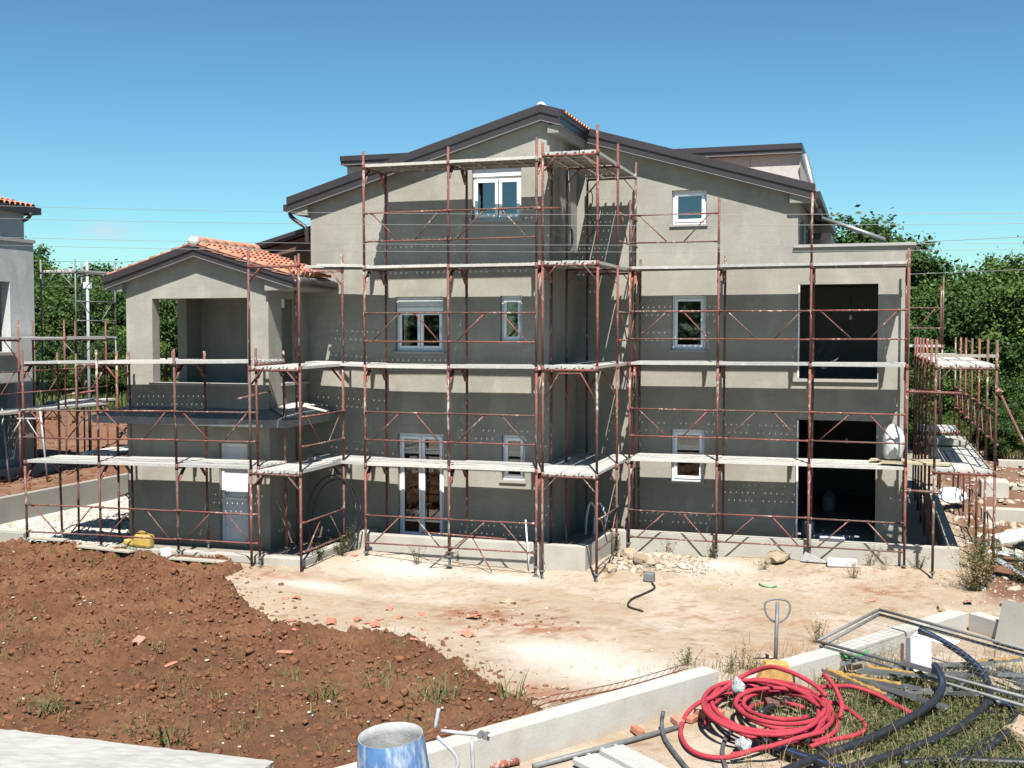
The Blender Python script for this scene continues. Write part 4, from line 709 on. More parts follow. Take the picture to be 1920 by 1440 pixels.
# ---------------------------------------------------------------- scaffolding
def post_mesh(L):
    b_ = MB(); b_.tube([(0, 0, 0), (0, 0, L)], .0255, 8); me = b_.fix(b_.mesh('post', M['rust'], True)); return me
PM = {}
def post(parent, loc, L, mt='rust', name='post'):
    key = (round(L, 2), mt)
    if key not in PM: b_ = MB(); b_.tube([(0, 0, 0), (0, 0, L)], .0255, 8); PM[key] = b_.fix(b_.mesh(name, M[mt], True))
    o = ob(name, PM[key], parent, loc); o.rotation_euler = (random.uniform(-.004, .004), random.uniform(-.004, .004), random.uniform(0, 6.28)); return o
FM = {}
def frame_mesh(wd, style, mt):
    key = (wd, style, mt)
    if key in FM: return FM[key]
    b_ = MB(); b_.tube([(0, 0, -.03), (0, wd, -.03)], .024, 8)
    if style == 0:
        b_.bar((0, .03, -.30), (0, .25, -.05), .012, .075, (1, 0, 0)); b_.bar((0, wd - .03, -.30), (0, wd - .25, -.05), .012, .075, (1, 0, 0))
    elif style == 1: b_.tube([(0, .03, -.58), (0, wd * .3, -.09), (0, wd * .7, -.09), (0, wd - .03, -.58)], .016, 6)
    else: b_.tube([(0, .03, -.5), (0, wd * .42, -.05)], .014, 6); b_.tube([(0, wd - .03, -.5), (0, wd * .58, -.05)], .014, 6)
    for s_ in (0, wd):   # spigot collars
        b_.tube([(0, s_, -.06), (0, s_, .05)], .031, 8)
    FM[key] = b_.fix(b_.mesh('frame', M[mt], True)); return FM[key]
DM = {}
def deck_mesh(L, mt='deck'):
    if (L, mt) not in DM:
        b_ = MB(); w2 = .158; h = .055
        b_.add([(.02, -w2, 0), (L - .02, -w2, 0), (L - .02, w2, 0), (.02, w2, 0)], [(0, 1, 2, 3)])
        for s_ in (-1, 1):
            b_.add([(.02, s_ * w2, 0), (L - .02, s_ * w2, 0), (L - .02, s_ * w2, -h), (.02, s_ * w2, -h)], [(0, 1, 2, 3)])
            b_.add([(.02, s_ * w2, -h), (L - .02, s_ * w2, -h), (L - .02, s_ * (w2 - .02), -h), (.02, s_ * (w2 - .02), -h)], [(0, 1, 2, 3)])
        for u in (.02, L - .02): b_.add([(u, -w2, 0), (u, w2, 0), (u, w2, -h), (u, -w2, -h)], [(0, 1, 2, 3)])
        for k in (.25, .5, .75): b_.box(L * k - .015, L * k + .015, -w2 + .003, w2 - .003, -h + .006, -.02)
        for u in (-.0, L): 
            for s_ in (-.09, .09): b_.box(u - .03, u + .03, s_ - .02, s_ + .02, -.035, -.006)
        DM[(L, mt)] = b_.mesh('deck_plank', M[mt])
    return DM[(L, mt)]
GM = {}
def guard(parent, L, pat, loc, rot=0, mt='rust'):
    key = (L, mt)
    if key not in GM:
        r_ = MB(); r_.tube([(.03, 0, 0), (L - .03, 0, 0)], .0165, 7)
        for u_ in (.05, L - .05): r_.box(u_ - .035, u_ + .035, -.012, .06, -.02, .02)
        GM[key] = r_.fix(r_.mesh('guard_rail', M[mt], True))
        for p_ in 'VA':
            for q_, (a, b_) in enumerate(((.1, .43), (.9, .61)) if p_ == 'V' else ((.43, .1), (.61, .9))):
                d_ = MB(); d_.tube([(a * L, .01, .56), (b_ * L, .01, .0)], .014, 6)
                d_.bar((a * L - .02, .01, .56), (a * L + .02, .01, .545), .01, .05); GM[key + (p_, q_)] = d_.fix(d_.mesh('brace', M[mt], True))
    e = ob('guard_rail', GM[key], parent, loc, (0, 0, rot)); e.rotation_euler.y = random.uniform(-.006, .006)
    u = ob('top_rail', GM[key], e, (0, 0, .56)); u.rotation_euler.y = random.uniform(-.004, .004)
    if pat in 'VA':
        for q_ in (0, 1): ob('brace', GM[key + (pat, q_)], e, (0, 0, 0))
    return e
BP = MB(); BP.tube([(0, 0, 0), (0, 0, .3)], .018, 7); BP.tube([(0, 0, .17), (0, 0, .2)], .05, 6); BP.box(-.07, .07, -.07, .07, 0, .008)
BPm = BP.fix(BP.mesh('base_jack', M['zinc_dull']))
def scaffold(label, origin, ang_, nb, zs, z0, guards, W=1.05, B=1.8, lean=0, top_out=.28, top_in=.22, decks=None, styles=(0,), extra=None, planks=3, first_frame=True, jack=True, mt='rust', group='red tube scaffolds round the house', deckmt='deck', glev=None):
    S_ = thing('scaffold', (origin[0], origin[1], 0), label, 'scaffold', group)
    S_.rotation_euler = (0, lean, ang_)
    for i in range(nb + 1):
        lev = [0] + list(zs); b0 = z0[i] if isinstance(z0, (list, tuple)) else z0; u = i * B
        for k in range(1, len(lev)):
            zb = lev[k - 1] if k > 1 else b0 + (.12 if jack else 0); zt = lev[k]; top = k == len(lev) - 1
            fr_ = ob('frame', frame_mesh(W, styles[(i * 3 + k) % len(styles)], mt if random.random() < .75 else ('rust_splash' if mt == 'rust' else mt)), S_, (u, 0, zt))
            for s_, ext in ((0, top_out), (W, top_in)):
                e_ = ext[i] if isinstance(ext, (list, tuple)) else ext
                L = zt - zb + (e_ if top else 0)
                if top and e_ > .6: post(fr_, (0, s_, zb - zt), zt - zb, mt); post(fr_, (0, s_, 0), e_, mt)
                else: post(fr_, (0, s_, zb - zt), L, mt)
        if jack:
            for s_ in (0, W): ob('base_jack', BPm, S_, (u, s_, b0 - .02))
    for i in range(nb):
        for k, z in enumerate(zs):
            if decks and (i, k) not in decks: continue
            for p_ in range(planks):
                o = ob('deck_plank', deck_mesh(B, deckmt), S_, (i * B, .185 + p_ * .34 * (W / 1.05), z + .05 + random.uniform(-.006, .006)))
                o.rotation_euler = (random.uniform(-.012, .012), random.uniform(-.006, .006), random.uniform(-.004, .004))
        for k, row in guards.items():
            p_ = row[i] if i < len(row) else '-'
            if p_ == '-': continue
            zb = (b0 + .44) if k == 0 else zs[k - 1] + .52
            guard(S_, B, p_, (i * B, -.045, zb), 0, mt)
    return S_
LV = [2.02, 4.0, 5.98, 8.0]
sL = scaffold('rusty red two level scaffold in front of the small gabled wing', (-16.5, 19.04), 0, 3, [2.02, 4.04], [.26, .22, .2, .16], {0: 'VAA', 1: 'VVV'}, lean=-.012)
sM = scaffold('four level red scaffold in front of the tall gabled wall', (-9.66, 20.7), 0, 2, [2.02, 3.985, 5.96, 7.97], [.1, .12, .02], {0: 'AA', 1: 'AA', 2: 'AA', 3: 'VA'}, top_out=[.3, .3, .4], B=1.787)
sT = scaffold('four level red scaffold tower reaching back into the recess at the middle of the house', (-4.85, 20.5), math.pi / 2, 2, [2.0, 4.01, 5.97, 8.0], [0, .1, .2], {0: 'V-', 1: '--', 2: '-V', 3: '-V'}, styles=(0, 0, 1), top_out=[.5, .42, .3], B=1.74)
sR = scaffold('three level red scaffold in front of the right part of the house', (-4.75, 22.97), 0, 3, [2.04, 4.03, 5.99], [.15, .12, 0, .02], {0: 'AAA', 1: 'VAA', 2: 'AVV', 3: 'V--'}, top_out=[1.4, 1.4, 1.42, .3], top_in=[.25, .28, .0, .28])
sK = scaffold('narrow red scaffold tower in the corner between the small wing and the tall wall', (-10.2, 19.0), math.pi / 2, 1, [2.02, 4.0, 5.95], [0, .1], {0: 'A', 1: 'V'}, W=1.06, top_out=[.2, .3], top_in=[.35, .3], decks={(0, 0), (0, 1)}, B=1.82)
sE = scaffold('long two level red scaffold running back along the right side of the house', (2.19, 22.5), math.pi / 2, 6, [2.09, 4.05], [.02, .05, .05, .1, .1, .1, .1], {0: 'V-V-V-', 1: 'VVVVVV'}, top_out=.5, top_in=.5, decks={(0, 0), (1, 0), (2, 0), (3, 0), (5, 0), (0, 1), (1, 1), (2, 1), (3, 1), (4, 1), (5, 1)}, B=1.8)
sS = scaffold('red scaffold on the white gravel along the left side of the small wing', (-15.55, 20.75), math.pi / 2, 2, [2.0, 4.0], .15, {0: 'V-', 1: '-A'}, lean=0, B=1.8)
sN = scaffold('red scaffold along the wall of the neighbour house at left', (-21.0, 17.0), math.pi / 2, 6, [2.6, 4.5], .72, {1: 'VVVVVV'}, W=1.05, B=1.76, top_out=.5, top_in=.5, group='scaffolds at the neighbour house', styles=(2, 0))
sN2 = scaffold('tall thin grey scaffold tower behind the corner of the neighbour house', (-22.05, 27.6), math.pi / 2, 1, [2.6, 4.5, 6.45], .72, {2: 'V'}, W=1.2, B=1.8, top_out=.35, top_in=.35, group='scaffolds at the neighbour house', styles=(2,), mt='zinc_dull')
sB = scaffold('tall scaffold end standing behind the right side of the house', (.1, 33.4), 0, 1, [2.0, 4.28], .1, {2: 'V', 1: 'V'}, W=1.0, B=1.75, group='scaffolds at the rear', top_out=1.95, top_in=1.7, decks={(0, 1)})
# infill planks linking the runs
def infill(label, x0, y0, x1, y1, z0, z1, wd=.32, mt='deck', name='scaffold_plank', group='loose planks bridging the scaffolds', th=.05):
    L = math.hypot(x1 - x0, y1 - y0); a = math.atan2(y1 - y0, x1 - x0); b_ = MB()
    if mt == 'deck': me = deck_mesh(round(L, 2)); o = ob(name, me, None, (x0, y0, z0))
    else: b_.box(0, L, -wd / 2, wd / 2, -th, 0); o = ob(name, b_.fix(b_.mesh(name, M[mt])), None, (x0, y0, z0))
    o.rotation_euler = (0, -math.atan2(z1 - z0, L), a); return tag(o, label, 'plank', group)
for k, (z, nm) in enumerate(((2.0, 'lowest'), (3.98, 'second'), (5.97, 'topmost'))):
    for j, c_ in enumerate(('front', 'middle', 'rear')): infill('short %s grey plank on the %s level between corner tower and middle scaffold' % (c_, nm), (-10.75, -11.2, -11.3)[j], 20.92 + j * .34, -9.62, 20.9 + j * .34, z + .1, z + .07)
    infill('grey plank on the %s level closing the gap between recess tower and side wall' % nm, -6.04, 20.75, -6.04, 22.5, z + .05, z + .05); infill('inner grey plank on the %s level along the side wall of the recess' % nm, -6.04, 22.48, -6.04, 24.2, z + .07, z + .06)
infill('grey plank on the highest level closing the gap between recess tower and side wall', -6.04, 20.9, -6.04, 22.6, 8.06, 8.05)
infill('yellowish wooden board bridging the gap at the right end of the first scaffold level', .2, 23.3, 1.45, 22.95, 2.17, 2.2, .28, 'wood', th=.04)
infill('yellowish wooden board lying further in on the first level at the right corner', .0, 23.7, 1.3, 23.5, 2.16, 2.2, .25, 'wood', th=.04)
# couplers and odd tubes
def oddtube(label, a, b_, r=.025, mt='rust', clamps=()):
    q = MB(); q.tube([a, b_], r, 8); o = q.build('scaffold_tube', M[mt], None, True, label=label, cat='tube', group='single scaffold tubes')
    for c_ in clamps:
        cc = Vector(a).lerp(Vector(b_), c_); k = MB(); k.box(cc.x - .045, cc.x + .045, cc.y - .045, cc.y + .045, cc.z - .04, cc.z + .04); k.tube([cc + Vector((-.07, -.05, 0)), cc + Vector((.07, -.05, 0))], .014, 6); k.build('clamp', M['rust_splash'], o, bevel=.012)
    return o
oddtube('red horizontal tube with two rusty clamps at the right corner, second level', (.62, 22.46, 3.58), (1.6, 22.46, 3.56), clamps=(.12, .58))
oddtube('red horizontal tube with clamps at the right corner under the first level', (.62, 22.44, 1.72), (1.25, 22.44, 1.7), clamps=(.1, .88))
oddtube('dark raking tube leaning outwards from the far right scaffold post', (2.2, 22.48, 3.68), (3.9, 22.9, .1), clamps=(.02,))
oddtube('short brown tube clamped across the posts at the right end of the wing scaffold', (-11.45, 18.85, 3.42), (-10.98, 19.3, 3.55), clamps=(.45,))
oddtube('short tube clamped across the posts of the middle tower below its top level', (-6.05, 20.45, 7.0), (-5.7, 21.0, 7.05), clamps=(.2,))
oddtube('short brown tube clamped to the scaffold behind the wing at left', (-16.9, 20.8, 3.3), (-16.3, 21.0, 3.4), clamps=(.3,))
oddtube('thin white tube leaning against the plinth by the middle tower', (-6.33, 21.05, .05), (-6.45, 21.2, 1.0), .014, 'pvc')
oddtube('brown and white tube standing upright against the right scaffold', (-1.12, 22.98, 0), (-1.12, 22.98, .9), .027, 'zinc_dull')
# fallen bay frame lying against the kerb in front of the middle scaffold
q = thing('loose_guard_frame', (0, 0, 0), 'rusty lattice guard frame leaning loose against the kerb below the tall wall', 'scaffold part')
MB().tube([(-8.45, 20.75, .72), (-6.7, 20.75, .68)], .018, 8).build('rail', M['rust'], q, True)
MB().tube([(-8.25, 20.6, .04), (-7.55, 20.76, .66)], .015, 8).build('brace', M['rust_splash'], q, True); MB().tube([(-7.4, 20.76, .66), (-6.95, 20.6, .06)], .012, 8).build('brace', M['rust_splash'], q, True)
# grey steel frame leaning by the neighbour
q = thing('steel_trestle', (0, 0, 0), 'light grey galvanised portal frame standing on the red earth beside the neighbour house', 'scaffold part')
A_ = [(-21.25, 23.9, .8), (-21.45, 23.9, 2.72)]; B_ = [(-20.3, 24.2, .8), (-20.5, 24.2, 2.72)]
for s_ in (A_, B_): MB().tube(s_, .028, 8).build('leg', M['cable'], q, True)
MB().tube([(-21.42, 23.9, 2.45), (-20.47, 24.2, 2.45)], .022, 8).build('crossbar', M['cable'], q, True); MB().tube([(-21.35, 23.9, 1.75), (-21.15, 23.97, 2.1), (-20.95, 24.02, 2.42)], .016, 8).build('brace', M['cable'], q, True); MB().tube([(-20.4, 24.2, 1.75), (-20.6, 24.12, 2.1), (-20.8, 24.07, 2.42)], .016, 8).build('brace', M['cable'], q, True)
# ---------------------------------------------------------------- vegetation
ORD = ['leftmost', 'second from the left', 'third from the left', 'fourth from the left', 'fifth from the left', 'sixth from the left', 'seventh from the left', 'eighth from the left', 'ninth from the left', 'tenth from the left', 'eleventh from the left', 'twelfth from the left']
def rank(objs, text):   # one label each, by place from left to right
    n = len(objs); objs = sorted(objs, key=lambda o: o.location.x / max(.1, o.location.y + o.location.x * -.3))
    for i, o in enumerate(objs):
        w_ = ORD[i] if i < 12 else ('at the middle of the row' if n >= 25 and i == n // 2 else None)
        if i == n - 1: w_ = 'rightmost'
        if w_ is None:
            m_ = n - i; w_ = ORD[m_ - 1].replace('left', 'right') if m_ <= 12 else None
        if w_: o['label'] = text % w_
def leaf_cloud(nclump, nleaf, rx, rz_, cz, size, seed, low=.25):
    rs = np.random.RandomState(seed); P = []; 
    for i in range(nclump):
        u = rs.normal(size=3); u /= np.linalg.norm(u); r_ = rs.uniform(.45, 1.0) ** .6
        c_ = u * r_ * np.array([rx, rx, rz_]); c_[2] += cz
        if c_[2] < low: c_[2] = low + rs.rand() * .5
        cr = rs.uniform(.32, .8) * rx * .3; p = rs.normal(size=(nleaf, 3)) * cr * np.array([.62, .62, .45]) + c_; P.append(p)
    P = np.concatenate(P); n = len(P); nrm = rs.normal(size=(n, 3)) + np.array([0, 0, .7]) + (P - [0, 0, cz]) * .25; nrm /= np.linalg.norm(nrm, axis=1)[:, None]
    t_ = np.cross(nrm, rs.normal(size=(n, 3))); t_ /= np.linalg.norm(t_, axis=1)[:, None]; bt = np.cross(nrm, t_); s_ = (size * rs.uniform(.6, 1.4, n))[:, None]
    V = np.stack([P - t_ * s_, P - bt * s_ * .55 + t_ * s_ * .1, P + t_ * s_, P + bt * s_ * .55 + t_ * s_ * .1], 1).reshape(-1, 3)
    return V, n
def quad_mesh(name, V, n, mat_):
    me = bpy.data.meshes.new(name); me.vertices.add(len(V)); me.vertices.foreach_set('co', V.ravel()); me.loops.add(n * 4); me.loops.foreach_set('vertex_index', np.arange(n * 4, dtype=np.int32))
    me.polygons.add(n); me.polygons.foreach_set('loop_start', np.arange(0, n * 4, 4).astype(np.int32)); me.update(calc_edges=True); me.materials.append(mat_); return me
CR = []
for s_ in range(5):
    V, n = leaf_cloud(120, 150, 2.6, 3.0, 4.3, .088, 30 + s_, .4); CR.append(quad_mesh('crown', V, n, M['leaf'] if s_ % 2 == 0 else M['leaf_light']))
def trunk_mesh(seed):
    rs = random.Random(seed); b_ = MB(); b_.tube([(0, 0, -.3), (.05, 0, 1.5), (-.05, .1, 3.2), (.05, 0, 5.0)], .15, 8, rr=[.2, .15, .11, .05])
    for k in range(7):
        a = rs.uniform(0, 6.28); h = rs.uniform(1.6, 4.2); L = rs.uniform(1.2, 2.2); b_.tube([(0, 0, h), (math.cos(a) * L * .5, math.sin(a) * L * .5, h + .6), (math.cos(a) * L, math.sin(a) * L, h + 1.5)], .05, 6, rr=[.07, .045, .015])
    return b_.fix(b_.mesh('trunk', M['bark'], True))
TR = [trunk_mesh(k) for k in range(3)]
def tree(x, y, h, wd, k, label, group):
    T = thing('tree', (x, y, gz(x, y) - .05), label, 'tree', group, (0, 0, random.uniform(0, 6.28))); s_ = h / 8.0
    T.scale = (s_ * wd, s_ * wd, s_); ob('trunk', TR[k % 3], T); ob('crown', CR[k % 5], T); return T
k = 0
def wood(x0, x1, y, hs, label, group, jit=2.):
    global k
    n = len(hs); made = []
    for i, h in enumerate(hs):
        x = x0 + (x1 - x0) * i / max(1, n - 1) + random.uniform(-.8, .8); made.append(tree(x, y + random.uniform(-jit, jit), h, random.uniform(.85, 1.15), k, label, group)); k += 1
    rank(made, label + ', %s')
def _r(*a):
    pass
def bx(px, Y):   # x where a ray through picture column px meets depth Y (placing the far wood)
    t_ = (px - 960) / 2125; return Y * (t_ * math.cos(.3074) - math.sin(.3074)) / (t_ * math.sin(.3074) + math.cos(.3074))
wood(bx(-60, 52), bx(420, 52), 52, [8.0, 8.2, 9.4, 8.0, 7.6, 7.7, 7.3, 7.2, 7.3, 7.1, 7.2], 'green oak in the wood beyond the neighbour house at left', 'trees of the wood at left')
wood(bx(-40, 46), bx(400, 46), 46, [6.2, 6.8, 7.4, 6.2, 6.3, 6.0, 6.2, 5.9, 6.2, 6.0], 'lower green tree at the front edge of the wood at left', 'front trees of the wood at left')
wood(bx(60, 43), bx(380, 43), 42.5, [3.2, 3.6, 3.0, 3.4, 3.0, 3.3, 3.1], 'green bush at the foot of the wood at left', 'bushes at the foot of the wood at left')
wood(bx(1540, 55), bx(2000, 55), 55, [9.6, 10.2, 10.6, 8.0, 8.8, 7.4, 7.8, 8.2, 9.2, 9.6], 'green oak in the wood beyond the right side of the house', 'trees of the wood at right')
wood(bx(1700, 48), bx(2000, 48), 48.5, [7.3, 7.0, 6.7, 7.1, 7.6, 7.9, 8.2], 'lower green tree at the front edge of the wood at right', 'front trees of the wood at right')
wood(bx(1690, 45), bx(1990, 45), 45, [3.6, 3.9, 3.3, 3.8, 4.4, 3.6, 3.5, 4.], 'green bush at the foot of the wood at right', 'bushes at the foot of the wood at right')
wood(bx(1770, 41), bx(2000, 41), 41.5, [2.0, 1.7, 2.4, 2.1, 2.6], 'low shrub beyond the kerbs at right', 'low shrubs beyond the kerbs at right', 1.)
wood(bx(440, 62), bx(1500, 62), 64, [8.4] * 12, 'green tree of the wood hidden mostly behind the house', 'trees behind the house')
wood(-30, 22, -34, [8, 9, 8.5, 9.5, 8, 9, 8.4], 'tree behind the viewer, seen only mirrored in the windows', 'trees mirrored in the windows')
# grass meadow strip before the wood
def blades(pts, lens, mat_, name, lean=.5, wd=.006, parent=None, **kw):
    pts = np.array(pts); n = len(pts); a = RS.rand(n) * 6.28; d = np.stack([np.cos(a), np.sin(a)], -1); L = np.array(lens)[:, None]; ln_ = RS.uniform(.15, 1, (n, 1)) * lean
    sd = np.stack([-d[:, 1], d[:, 0]], -1) * wd * (L / .25) ** .5
    V = []
    for (t_, wk) in ((0, 1), (.5, .8), (1, .12)):
        c_ = pts[:, :2] + d * L * ln_ * t_ ** 1.8; z = pts[:, 2:] + L * (t_ - .35 * ln_ * t_ ** 2.2)
        V += [np.concatenate([c_ - sd * wk, z], 1), np.concatenate([c_ + sd * wk, z], 1)]
    V = np.stack(V, 1).reshape(-1, 3); i = (np.arange(n) * 6)[:, None]; F = np.concatenate([i + [0, 1, 3, 2], i + [2, 3, 5, 4]], 1).reshape(-1, 4)
    me = bpy.data.meshes.new(name); me.vertices.add(len(V)); me.vertices.foreach_set('co', V.ravel()); me.loops.add(F.size); me.loops.foreach_set('vertex_index', F.ravel().astype(np.int32))
    me.polygons.add(len(F)); me.polygons.foreach_set('loop_start', np.arange(0, F.size, 4).astype(np.int32)); me.update(calc_edges=True); me.materials.append(mat_); return tag(ob(name, me, parent), **kw)
x, y, z = rnd_pts(16000, -46, -17, 38, 46, ground_z); blades(np.stack([x, y, z], -1), RS.uniform(.25, .7, len(x)), M['grass'], 'meadow_grass', wd=.02, kind='stuff')
x, y, z = rnd_pts(5000, 2, 16, 41, 48, ground_z); blades(np.stack([x, y, z], -1), RS.uniform(.15, .4, len(x)), M['weed'], 'rough_grass', wd=.02, kind='stuff')
def tuft(x, y, z, n, h, mat_, lean=.8, r_=.04, wd=.006):
    p = np.stack([x + RS.normal(size=n) * r_, y + RS.normal(size=n) * r_, np.full(n, z)], -1); return p, RS.uniform(.4, 1, n) * h
# weed tufts on the red soil
for i, (x, y, _) in enumerate(WEED):
    big = i in (0, 7, 8, 13, 17); h = random.uniform(.4, .5) if big else random.uniform(.14, .3); n = random.randint(24, 38) if big else random.randint(8, 24)
    z = sz(x, y) - .02; p, L = tuft(0, 0, 0, n, h, None, r_=random.uniform(.06, .16))
    o = blades(p, L, M['grass'], 'weed_tuft', 1.45, .0075 if big else .006); o.location = (x, y, z)
    tag(o, 'large tuft of long green grass blades on the red soil' if big else 'small tuft of green grass growing out of the red soil', 'weed', 'large grass tufts on the red soil' if big else 'small grass tufts on the red soil')
x, y, z = rnd_pts(2200, -17, -4, 10, 18.8, soil_z, lambda x, y: (soil_sd(x, y) > .2) & (fbm(x * .8, y * .8, 3) > .5))
P = []; L = []
for a, b_, c_ in zip(x, y, z):
    p, l_ = tuft(a, b_, c_ - .01, 6, random.uniform(.05, .2), None, r_=.05); P.append(p); L.append(l_)
blades(np.concatenate(P), np.concatenate(L), M['grass'], 'sprouting_grass', .9, .005, kind='stuff')
# leafy weed plants by the plinth
def weed_plant(x, y, h, n, mat_, label, group, spread=.12, leaf=.025, stalk='weed'):
    T = thing('weed_plant', (x, y, sz(x, y) - .02), label, 'plant', group); st = MB(); LV_ = []
    for i in range(n):
        a = random.uniform(0, 6.28); r_ = random.uniform(0, spread); hh = h * random.uniform(.55, 1); tip = Vector((math.cos(a) * r_ * 2.2, math.sin(a) * r_ * 2.2, hh)); b0 = Vector((math.cos(a) * r_ * .4, math.sin(a) * r_ * .4, 0))
        mid_ = b0.lerp(tip, .5) + Vector((0, 0, hh * .06)); st.tube([b0, mid_, tip], .003, 4, rr=[.004, .003, .0015])
        for q_ in range(int(10 + 16 * hh)):
            t_ = random.uniform(.15, 1); c_ = b0.lerp(tip, t_) + Vector((random.gauss(0, .025), random.gauss(0, .025), random.gauss(0, .02)));
            d = Vector((random.gauss(0, 1), random.gauss(0, 1), random.gauss(.4, .6))).normalized(); s_ = d.cross(Vector((random.gauss(0, 1), random.gauss(0, 1), random.gauss(0, 1)))).normalized()
            lf = leaf * random.uniform(.6, 1.3); LV_ += [c_, c_ + d * lf + s_ * lf * .3, c_ + d * lf * 2, c_ + d * lf - s_ * lf * .3]
    st.build('stems', M[stalk], T); V = np.array([tuple(v_) for v_ in LV_]); me = quad_mesh('leaves', V, len(V) // 4, mat_); ob('leaves', me, T); return T
lab = {0: 'green weed bush by the foot of the corner scaffold post', 1: 'green creeping weed under the black pipe loop', 3: 'thin weed growing from the middle rubble heap'}
for i, (x, y, _) in enumerate(WEED2):
    dry = i in (4, 6, 7, 8, 14, 15, 16)
    lb = lab.get(i, ('dry thin weed with bare stalks on the pale ground' if dry else 'small leafy green weed on the pale ground'))
    weed_plant(x, min(y, 23.05), random.uniform(.25, .45) if i not in (0, 1) else .4, random.randint(7, 14) if i not in (0, 1) else 26, M['straw'] if dry and random.random() < .4 else M['weed'], lb, None if i in lab else ('dry weeds on the pale ground' if dry else 'small green weeds on the pale ground'), .13, .022, 'straw' if dry else 'weed')
weed_plant(1.95, 22.0, 1.15, 60, M['weed'], 'tall bushy green weed at the right corner of the kerb', None, .2, .03)
weed_plant(1.8, 21.7, .9, 40, M['straw'], 'dry straw coloured weed beside the tall bushy one at the kerb corner', None, .22, .03)
weed_plant(2.75, 22.6, .8, 40, M['weed'], 'wide green weed right of the far scaffold post', None, .3, .03)
weed_plant(-10.1, 20.9, .65, 22, M['weed'], 'upright green weed at the left end of the kerb under the tall wall', None, .1, .02)
weed_plant(-14.0, 18.95, .22, 26, M['grass'], 'low bright green leafy plant below the yellow canister', None, .18, .04)
# weeds through the hose pile
x, y, z = rnd_pts(15000, -1.6, 3.0, 11.6, 17.2, ground_z, lambda x, y: (np.hypot((x - .75) / 1.65, (y - 14.1) / 2.3) + (fbm(x * 2.4, y * 2.4, 3) - .5) * 1.6) < 1.0)
blades(np.stack([x, y, z], -1), RS.uniform(.06, .24, len(x)), M['grass'], 'pile_grass', 1.2, .006, kind='stuff')
x, y, z = rnd_pts(5000, -1.9, 3.2, 11.6, 17.4, ground_z, lambda x, y: (np.hypot((x - .6) / 2.1, (y - 14.3) / 2.8) + (fbm(x * 2.4, y * 2.4, 3) - .5) * 1.8) < 1.0)
blades(np.stack([x, y, z], -1), RS.uniform(.12, .45, len(x)), M['straw'], 'pile_dry_grass', .9, .0028, kind='stuff')
LV_ = []
x, y, z = rnd_pts(60000, -1.2, 2.6, 11.8, 16.4, ground_z, lambda x, y: (np.hypot((x - .95) / 1.3, (y - 13.9) / 1.9) + (fbm(x * 3, y * 3, 3) - .5) * 1.4) < 1.0)
n = len(x); P = np.stack([x, y, z + RS.rand(n) ** 1.5 * .26 * (.3 + fbm(x * 2, y * 2, 3))], -1); nr_ = RS.normal(size=(n, 3)) + [0, 0, 1.2]; nr_ /= np.linalg.norm(nr_, axis=1)[:, None]; t_ = np.cross(nr_, RS.normal(size=(n, 3))); t_ /= np.linalg.norm(t_, axis=1)[:, None]; bt = np.cross(nr_, t_); s_ = RS.uniform(.01, .026, (n, 1))
V = np.stack([P - t_ * s_, P - bt * s_ * .5, P + t_ * s_, P + bt * s_ * .5], 1).reshape(-1, 3); tag(ob('pile_weeds', quad_mesh('pile_weeds', V, n, M['weed'])), kind='stuff')
x, y, z = rnd_pts(1500, -3., .5, 15.2, 16.6, ground_z, lambda x, y: (np.abs(y - 15.7 - (x + 1.6) * .45) < .35) & (fbm(x * 3, y * 3, 3) > .42))
blades(np.stack([x, y, z], -1), RS.uniform(.08, .25, len(x)), M['straw'], 'kerb_grass', .8, .004, kind='stuff')

# ---------------------------------------------------------------- foreground walls
def gwall(label, pts, wd, z1, mt='concrete_white', name='garden_wall'):
    P_ = [Vector((a, b_, 0)) for a, b_ in pts]; q = MB()
    left, right = [], []
    for i, p in enumerate(P_):
        d = (P_[min(i + 1, len(P_) - 1)] - P_[max(i - 1, 0)]).normalized(); nrm = Vector((-d.y, d.x, 0)); right.append((p.x, p.y)); left.append((p.x + nrm.x * wd, p.y + nrm.y * wd))
    q.poly(right + left[::-1], [], -.3, z1, 'z'); return q.build(name, M[mt], None, label=label, cat='wall', bevel=.012)
gwall('long white concrete garden wall running from the blue drum to the red pipe coil', [(-5.6, 8.6), (-3.9, 11.15), (-1.8, 14.35)], .26, .4)
gwall('low lower continuation of the white wall behind the red pipe coil', [(-1.78, 14.36), (-.98, 15.55)], .2, .14, 'concrete')
gwall('angled white concrete wall behind the pile of steel profiles', [(-1.0, 15.1), (-.27, 16.15), (1.44, 18.85), (1.48, 18.9)], .28, .3)
gwall('short white wall section turning back at the grey plate', [(1.5, 18.9), (2.6, 17.6)], .22, .3)
q = MB().box(-12.5, -5.72, 8.3, 10.18, -.2, .3)
o = thing_mesh('concrete_slab', q, M['concrete_slab'], 'rough white concrete slab edge at the lower left', 'slab'); 
o.rotation_euler = (0, 0, R(1.5)); o.location = (.2, .14, .0)
md = o.modifiers.new('cut', 'SUBSURF'); md.subdivision_type = 'SIMPLE'; md.levels = 6; md.render_levels = 6
tx = bpy.data.textures.new('rough', 'CLOUDS'); tx.noise_scale = .16; tx.noise_depth = 4; dm = o.modifiers.new('rough', 'DISPLACE'); dm.texture = tx; dm.strength = .05; dm.mid_level = .5
